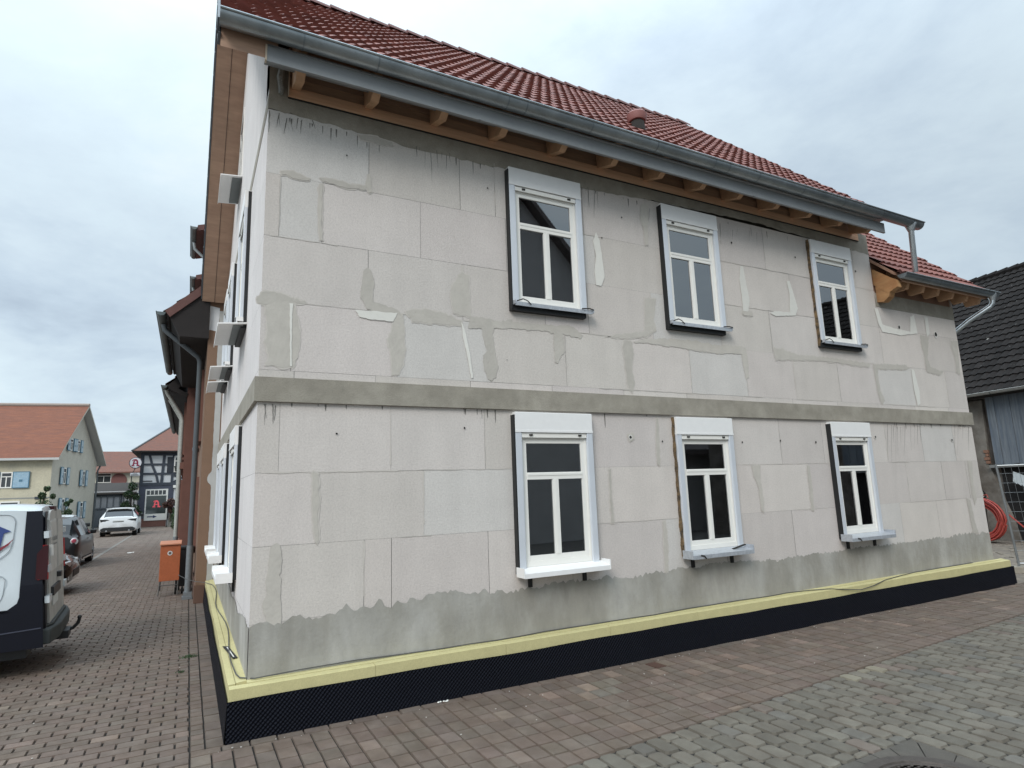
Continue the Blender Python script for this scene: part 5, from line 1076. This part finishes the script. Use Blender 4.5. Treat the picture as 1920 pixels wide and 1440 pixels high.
for s in (-1,1):
    g=MB(wm(BKC)); g.prism([(s*.84,-.22),(s*.74,-.07),(s*.45,-.03),(s*.42,-.1),(s*.8,-.4)],.56,.68,'z'); g.build('headlight',m_lens,BKC,bevel=.02)
    lbox(BKC,'fog_lamp',s*.62-.1,-.05,.30,s*.62+.1,-.025,.38,m_lens,.01)
lbox(BKC,'grille',-.4,-.045,.34,.4,.012,.5,m_blkp,.01)
# --- white car further back
WHC=thing('compact_car','white compact car mostly hidden behind the dark hatchback','car',(-5.0,22.2,0),0)
loft(WHC,[(l*1.12,a,b*1.03,c*1.0,d*1.05,e*1.05,f*1.05,h) for l,a,b,c,d,e,f,h in sth],m_whp,sideglass=(4,5,7,8),rearglass=(2,3),frontglass=(9,))
wheels(WHC,[(-.83,.7),(.83,.7),(-.83,3.25),(.83,3.25)],.31,.2,arch=True)
for s in (-1,1): lbox(WHC,'wing_mirror',s*.92-.1,2.45,.98,s*.92+.1,2.6,1.13,m_blkp,.03); lbox(WHC,'tail_lamp',s*.74-.06,.03,.75,s*.74+.06,.12,.95,m_tail,.02)
# --- white SUV
SUV=thing('suv','white sport utility car seen from behind, parked before the grey gate','car',(-3.98,36.4,0),R_(0))
sts=[(.0,.36,.78,.84,.74,.72,.6,.0),(.06,.30,1.0,1.06,.90,.86,.72,.0),(.18,.27,1.04,1.12,.93,.92,.73,.0),(.48,.26,1.05,1.50,.935,.92,.66,.0),(.75,.25,1.05,1.585,.935,.925,.66,.0),(1.4,.25,1.04,1.61,.935,.925,.66,0),(1.5,.25,1.04,1.61,.935,.925,.66,0),(2.3,.25,1.03,1.60,.935,.92,.66,0),(2.75,.25,1.03,1.52,.935,.92,.66,0),(3.4,.26,1.03,1.10,.93,.91,.76,0),(4.1,.28,.92,.98,.90,.86,.72,0),(4.5,.32,.72,.78,.8,.74,.55,0),(4.6,.4,.6,.64,.6,.55,.45,0)]
loft(SUV,sts,m_whp,sideglass=(3,4,6,7),rearglass=(2,),frontglass=(8,))
wheels(SUV,[(-.90,.85),(.90,.85),(-.90,3.55),(.90,3.55)],.35,.23,arch=True)
for s in (-1,1):
    g=MB(wm(SUV)); g.prism([(s*.38,.90),(s*.86,.84),(s*.89,.98),(s*.55,.96)],.02,.10,'y'); g.build('tail_lamp',m_blkp,SUV)
    lbox(SUV,'wing_mirror',s*1.0-.1,2.75,1.03,s*1.0+.1,2.9,1.2,m_blkp,.03); g=MB(wm(SUV)); g.tube([(s*.55,.05,.33),(s*.55,-.06,.33)],.045,10); g.build('exhaust',m_rim,SUV,smooth=True)
lbox(SUV,'number_plate',-.27,.0,.80,.27,.03,.91,m_plate); g=MB(wm(SUV)); g.prism([(-.80,.30),(-.86,.44),(-.70,.52),(.70,.52),(.86,.44),(.80,.30)],-.035,.12,'y'); g.build('bumper',m_blkp,SUV,bevel=.02)
g=MB(wm(SUV)); g.prism([(-.66,1.545),(-.64,1.585),(.64,1.585),(.66,1.545)],.36,.62,'y'); g.build('roof_spoiler',m_whp,SUV)
# ================================================================ STREET THINGS
OB=thing('utility_box','orange metal box with a round white sticker standing on a thin wheeled frame','box',(-.75,8.75,0))
m_or=pm('orange_box',(.46,.125,.045),.6,var=.15,scale=2,fine=30)
g=MB(); g.box(-.94,8.72,.30,-.585,9.05,1.0); g.prism([(8.69,1.0),(8.69,1.03),(9.08,1.07),(9.08,1.0)],-.955,-.57,'x',m=1); g.build('cabinet',[m_or,pm('orange_lid',(.62,.27,.16),.6)],OB,bevel=.006)
g=MB(); g.lathe([(.045,-.004),(.045,0)],(-.77,8.718,.84),'y',18); g.m=1; g.lathe([(.028,-.006),(.028,-.0041)],(-.77,8.718,.84),'y',6); g.build('sticker',[pm('sticker_white',(.7,.7,.68),.6),pm('sticker_dark',(.12,.09,.08),.7)],OB)
g=MB()
for x in (-.92,-.60): g.tube([(x,8.74,.30),(x-.02 if x<-.8 else x,8.66,.03)],.012,6); g.tube([(x,9.0,.3),(x,9.08,.08)],.012,6); g.tube([(x,8.70,.22),(x,9.06,.2)],.009,6)
g.tube([(-.92,8.70,.22),(-.60,8.70,.22)],.009,6); g.build('stand',pm('stand_metal',(.09,.085,.08),.5,metal=.4),OB)
for x in (-.64,-.52):
    g=MB(); g.lathe([(.03,-.02),(.07,-.018),(.07,.018),(.03,.02)],(x,9.0,.07),'x',16); g.build('wheel',m_tyre,OB)
BN=thing('waste_bin','black bin standing behind the orange box against the ochre wall','bin',(-.5,9.5,0))
g=MB(); g.box(-.66,9.35,.10,-.34,9.75,.86); g.box(-.68,9.33,.86,-.33,9.78,.91); g.build('bin_body',m_blkf,BN,bevel=.012)
g=MB(); g.lathe([(.05,-.03),(.09,-.03),(.09,.03),(.05,.03)],(-.60,9.6,.09),'x',14); g.build('wheel',m_tyre,BN)
g=MB(); n=22; g.poly([(-2.35+.09*math.cos(a)*rnd(.8,1.2),22.0+.28*math.sin(a),.012+rnd(0,.01)) for a in [i*2*math.pi/12 for i in range(12)]]); g.poly([(-2.3,22.1,.012),(-2.22,21.9,.012),(-2.2,22.0,.05)]); tag(g.build('paper_scrap',pm('paper',(.62,.6,.56),.9)),'pale scrap of paper lying flat in the middle of the lane','litter')
def weed(name,label,x,y,r,n):
    g=MB()
    for i in range(n):
        a=rnd(0,6.3); d=rnd(0,r); bx,by=x+math.cos(a)*d,y+math.sin(a)*d*.6; h=rnd(.01,.035); a2=rnd(0,6.3); dx,dy=math.cos(a2)*.02,math.sin(a2)*.02
        g.poly([(bx-.004,by,0.001),(bx+.004,by,0.001),(bx+dx,by+dy,h)],0,gp())
    tag(g.build(name,m_leaf,fixn=False),label,'weed')
weed('weed_tuft','flat green weed growing in the paving joints beside the membrane',-.40,3.05,.11,170); weed('weed_tuft','tiny brownish moss tuft between the pavers, nearer the house corner than the larger weed',-.48,2.35,.05,40)
g=MB()
for i in range(7): x=1.62+rnd(-.05,.05); y=-.195+rnd(-.015,.012); g.lathe([(.003,0),(.011,.004),(.006,.009)],(x,y,.002),n=6)
tag(g.build('foam_crumbs',m_wf),'white crumbs lying at the foot of the black membrane','debris')
g=MB()
for i in range(120):
    x=rnd(-.3,9); y=rnd(-1.5,-.25) if i%2 else rnd(-.3,-.22); 
    if i>80: x=rnd(-2.2,-.3); y=rnd(.2,5)
    r=rnd(.003,.009); g.lathe([(r*.5,0),(r,r*.4),(r*.6,r*.8)],(x,y,.001),n=5)
tag(g.build('grit',pm('grit_pale',(.5,.46,.42),.9)),kind='stuff')
# manhole
MHT=thing('manhole_cover','round cast iron manhole cover let into the grey paving','manhole cover',(MH[0],MH[1],0))
m_iron=pm('cast_iron',(.10,.085,.075),.6,metal=.35,var=.35,scale=9,bump=.4,bscale=60)
g=MB(); g.lathe([(.44,-.02),(.44,.003),(.36,.004),(.355,-.008)],(MH[0],MH[1],0),n=56); g.build('rim',m_iron,MHT,smooth=True)
g=MB(); g.lathe([(.0,-.006),(.345,-.006),(.35,-.012)],(MH[0],MH[1],0),n=56)
for i in range(-9,10):
    for j in range(-9,10):
        x=i*.035+(j%2)*.0175; y=j*.033
        if math.hypot(x,y)<.315: g.box(MH[0]+x-.010,MH[1]+y-.007,-.006,MH[0]+x+.010,MH[1]+y+.007,.001)
g.lathe([(.33,-.006),(.333,.001),(.322,.001),(.319,-.006)],(MH[0],MH[1],0),n=56); g.build('lid',m_iron,MHT)
g=MB(); g.poly([(MH[0]+math.cos(a)*.5*1.05,MH[1]+math.sin(a)*.5*1.05,-.0105) for a in [i*math.pi/16 for i in range(32)]]); g.build('bed',m_sand,MHT)
# ================================================================ BARN ON THE RIGHT
bd=Vector((-.18,-.98,0)).normalized(); bo=Vector((19.6,4.5,0))
BARN=thing('barn','old barn with a dark lichened pantile roof over weathered blue grey boards','barn',tuple(bo))
MBn=frame(bo-bd*6,bd)      # local x towards the camera side, y into the barn, z up
g=MB(MBn); g.box(0,.05,0,22,9,4.0,m=0); 
g.build('wall',[pm('rubble_plaster',(.23,.205,.18),.95,var=.4,scale=2,bump=1,bscale=12,col2=(.12,.10,.085))],BARN)
g=MB(MBn)
m_brd=pm('weathered_board',(.135,.165,.205),.85,var=.45,scale=2.2,stretch=(5,5,.35),col2=(.20,.225,.25),attr=True)
x=7.45
while x<17: 
    wv=rnd(.19,.24); o=rnd(0,.018); g.tint=tnt(.18); g.prism([(x+.004,2.09+rnd(-.03,.03)),(x+wv-.004,2.09+rnd(-.03,.03)),(x+wv-.004,3.95),(x+.004,3.95)],-.12-o,-.09,'y'); x+=wv
g.tint=(1,1,1); g.build('board_cladding',m_brd,BARN)
g=MB(MBn); g.box(7.3,-.16,2.0,17,.0,2.075); g.build('lower_beam',pm('grey_beam',(.22,.225,.22),.85,var=.3,scale=3),BARN)
g=MB(MBn); g.box(7.5,-.02,0,17,.03,2.0); g.build('opening_shade_slab',pm('painted_shade',(.012,.011,.011),1),BARN)  # solid near-black slab painted as the shade inside the opening
g=MB(MBn)
pr=[(6.75+.2*mnoise.noise(Vector((0,z,5))),z) for z in (0,.4,.8,1.2,1.6,2.0)]; g.prism([(6.0,0),(7.75,0),(7.62,.7),(7.5,1.1),(7.35,1.6),(7.22,2.1),(7.3,3.9),(5.6,3.9)],-.05,.04,'y')
g.build('plaster_pier',pm('old_plaster',(.27,.25,.22),.95,var=.4,scale=1.6,bump=.8,bscale=20,col2=(.14,.12,.10)),BARN)
g=MB(MBn); g.prism([(6.35,0),(6.9,.0),(6.95,.8),(7.0,1.3),(6.7,1.75),(6.45,1.5)],-.11,-.04,'y')
g.build('recess_shade_slab',pm('painted_shade',(0,0,0)),BARN)  # near-black slab on the pier, shade of a recess put into colour
g=MB(MBn)
for i in range(4): g.box(7.13+rnd(0,.06),-.075,2.12+i*.10,7.24+rnd(0,.06),-.03,2.20+i*.10)
g.build('brick_patch',pm('patch_brick',(.28,.15,.10),.9,var=.4,scale=8),BARN)
a42=R_(44); dkl=lambda i,k:((lambda v,l:(v*(1+l),v*(1+l),v*(1+l*.9)))(rnd(.65,1.15),0))
mb=MB(); O=MBn@Vector((0,-.42,4.06)); exx=bd; ess=(MBn.to_3x3()@Vector((0,math.cos(a42),math.sin(a42))))
tiles(mb,O,exx,ess,22,6.5,tw=.21,cl=.29,amp=.036,lift=.036,seg=5,dark=dkl); mb.build('roof',pm('dark_pantile',(.022,.019,.018),.9,spec=.2,var=.3,scale=7,attr=True,bump=.4,bscale=50,col2=(.30,.29,.27),thr=(.66,.72)),BARN,fixn=False,smooth=True)
yr=-.42+6.5*math.cos(a42); zr=4.06+6.5*math.sin(a42)
g=MB(MBn); g.prism([(-.40,4.04),(yr,zr-.03),(yr+4.6,zr-4.5),(yr+4.6,zr-4.6),(yr,zr-.13),(-.36,3.93)],0,22,'x'); g.build('roof_boards',m_dk,BARN)
g=MB(MBn); 
for i in range(64): g.M=MBn; g.tube([(i*.345,yr,zr+.03),(i*.345+.37,yr,zr+.05)],[.11,.125],8,cap=True)
g.build('ridge_caps',pm('dark_pantile',(0,0,0)),BARN)
mb=MB(MBn); gutter(mb,3,22,-.50,4.05,.07); q=mb.build('gutter',pm('barn_gutter',(.42,.42,.40),.5,metal=.3,var=.3,scale=3),BARN,smooth=True,fixn=False)
for x in (7.9,9.3,10.6):
    mb=MB(MBn); bands(mb,[x],-.50,4.05,.07,0,wd=.014); mb.build('gutter_clip',m_zold,q,fixn=False)
g=MB(MBn); g.tube([(6.55,-.1,3.02),(6.68,-.14,2.95),(6.70,-.14,2.8),(6.95,-.14,1.2)],.055,12); g.m=1
for z,xx in ((2.75,6.705),(1.55,6.895)): g.tube([(xx,-.14,z),(xx+.003,-.14,z-.03)],.062,12)
g.build('waste_pipe',[pm('pipe_white_old',(.48,.49,.46),.6,var=.25,scale=5),m_zold],BARN,smooth=True)
# curved white sheet leaning in the opening
g=MB(MBn); 
for i in range(10):
    a=i/10;b=(i+1)/10; f=lambda t:(7.95+t*.95,-.25,1.88-t*.75+.12*math.sin(t*3)); p=f(a);q_=f(b)
    g.poly([(p[0],p[1],p[2]),(q_[0],q_[1],q_[2]),(q_[0]+.02,q_[1]-.1,q_[2]-.30),(p[0]+.02,p[1]-.1,p[2]-.26)])
tag(g.build('bent_sheet',pm('sheet_grey',(.36,.39,.40),.6,var=.2)),'bent pale grey sheet hanging in the dark opening below the boards','sheet')
# red coil
m_coil=pm('conduit_red',(.42,.065,.05),.5,var=.3,scale=9)
rr=random.Random(12)
CO=MB(MBn); P=[]; cx0,cz0=7.28,.62
for i in range(26*14):
    t=i/26*2*math.pi; lp=int(i/26); r=.40+.035*(lp%7)+.012*math.sin(t*1.3+lp)+.02*mnoise.noise(Vector((i*.05,lp,0)))
    P.append((cx0+math.cos(t)*r*1.02,-.42-.03*lp*.55+.03*math.sin(t*.5+lp)+.10*(1-math.sin(t))*.0-.22,cz0+math.sin(t)*r*.93+0.0))
CO.tube(P,.022,6); CO.tube([(cx0+.55,-.5,.75),(cx0+.9,-.55,.45),(cx0+1.3,-.6,.5),(cx0+1.9,-.6,.62)],.02,6); CO.tube([(cx0-.2,-.5,1.22),(cx0+.1,-.55,1.28),(cx0+.12,-.55,1.2)],.014,5)
tag(CO.build('conduit_coil',m_coil,smooth=True),'coil of red plastic conduit leaning upright against the barn wall','cable coil')
# building site fence
FN=thing('site_fence','wire mesh site fence panel with galvanised tube frame on a concrete foot','fence',(13.3,.34,0))
fo=Vector((13.3,.34,0)); fd=Vector((.55,-.83,0)).normalized(); m_gal=pm('galvanised',(.30,.315,.32),.45,metal=.6,var=.2)
g=MB()
A=fo+Vector((0,0,.06)); Bt=fo+Vector((-.12,.05,2.02)); 
g.tube([A,Bt],.021,8); e=fd*3.3; g.tube([Bt-Vector((0,0,.03)),Bt+e-Vector((0,0,.03))],.019,8); g.tube([A+e,Bt+e],.021,8); g.tube([A+Vector((0,0,.12)),A+e+Vector((0,0,.12))],.019,8); g.build('fence_frame',m_gal,FN,smooth=True)
g=MB()
for i in range(1,30): s=fd*(3.3*i/30); g.tube([A+s+Vector((0,0,.12)),Bt+s-Vector((0,0,.03))],.0022,4,cap=False)
for i in range(1,11): t=i/11; p=A+(Bt-A)*t; g.tube([p,p+e],.0022,4,cap=False)
g.build('wire_mesh',m_gal,FN)
for k in (0,1):
    g=MB(Matrix.Translation(fo+e*k)@Matrix.Rotation(math.atan2(fd.y,fd.x),4,'Z')); g.prism([(-.34,.0),(.34,0),(.30,.13),(-.30,.13)],-.11,.11,'y'); g.build('concrete_foot',m_con,FN,bevel=.012)
# ================================================================ HOUSES ACROSS THE ROAD (seen in the panes)
OP=thing('opposite_house','dark gabled house across the road, mirrored in the upper window panes','house',(7,-13,0))
m_op=pm('opposite_render',(.42,.41,.40),.9,var=.2,scale=.6)
g=MB(); g.box(3.5,-22,0,16,-13,6.2); g.poly([(3.5,-13,6.2),(16,-13,6.2),(10,-13,12.7)]); g.poly([(3.5,-22,6.2),(16,-22,6.2),(10,-22,12.7)]); g.build('wall',m_op,OP)
g=MB(); g.prism([(3,5.8),(10,13.0),(16.5,5.8),(16.4,5.65),(10,12.75),(3.1,5.65)],-22.4,-12.6,'y'); g.build('roof',pm('opposite_roof',(.13,.11,.105),.9),OP)
g=MB(); g.box(8,-12.99,0,9,-12.97,2.1); g.build('door',m_blkp,OP)
OB2=thing('opposite_barn','long low shed across the road, mirrored in the lower right panes','shed',(20,-13,0))
g=MB(); g.box(16.6,-20,0,40,-13,3.3); g.build('wall',m_op,OB2); g=MB(); g.prism([(-12.6,3.2),(-16.5,5.8),(-20.4,3.2),(-20.4,3.0),(-16.5,5.6),(-12.6,3.0)],16.2,40.5,'x'); g.build('roof',pm('opposite_roof',(0,0,0)),OB2)
for o in (SMC,BKC,WHC,SUV): o['group']='cars parked along the left of the lane'
for o in bpy.data.objects:
    if o.name.startswith('weed_tuft'): o['group']='weeds in the paving joints'
    if o.get('category')=='shrub': o['group']='shrubs along the lane'
for o in (OP,OB2): o['group']='buildings across the road'
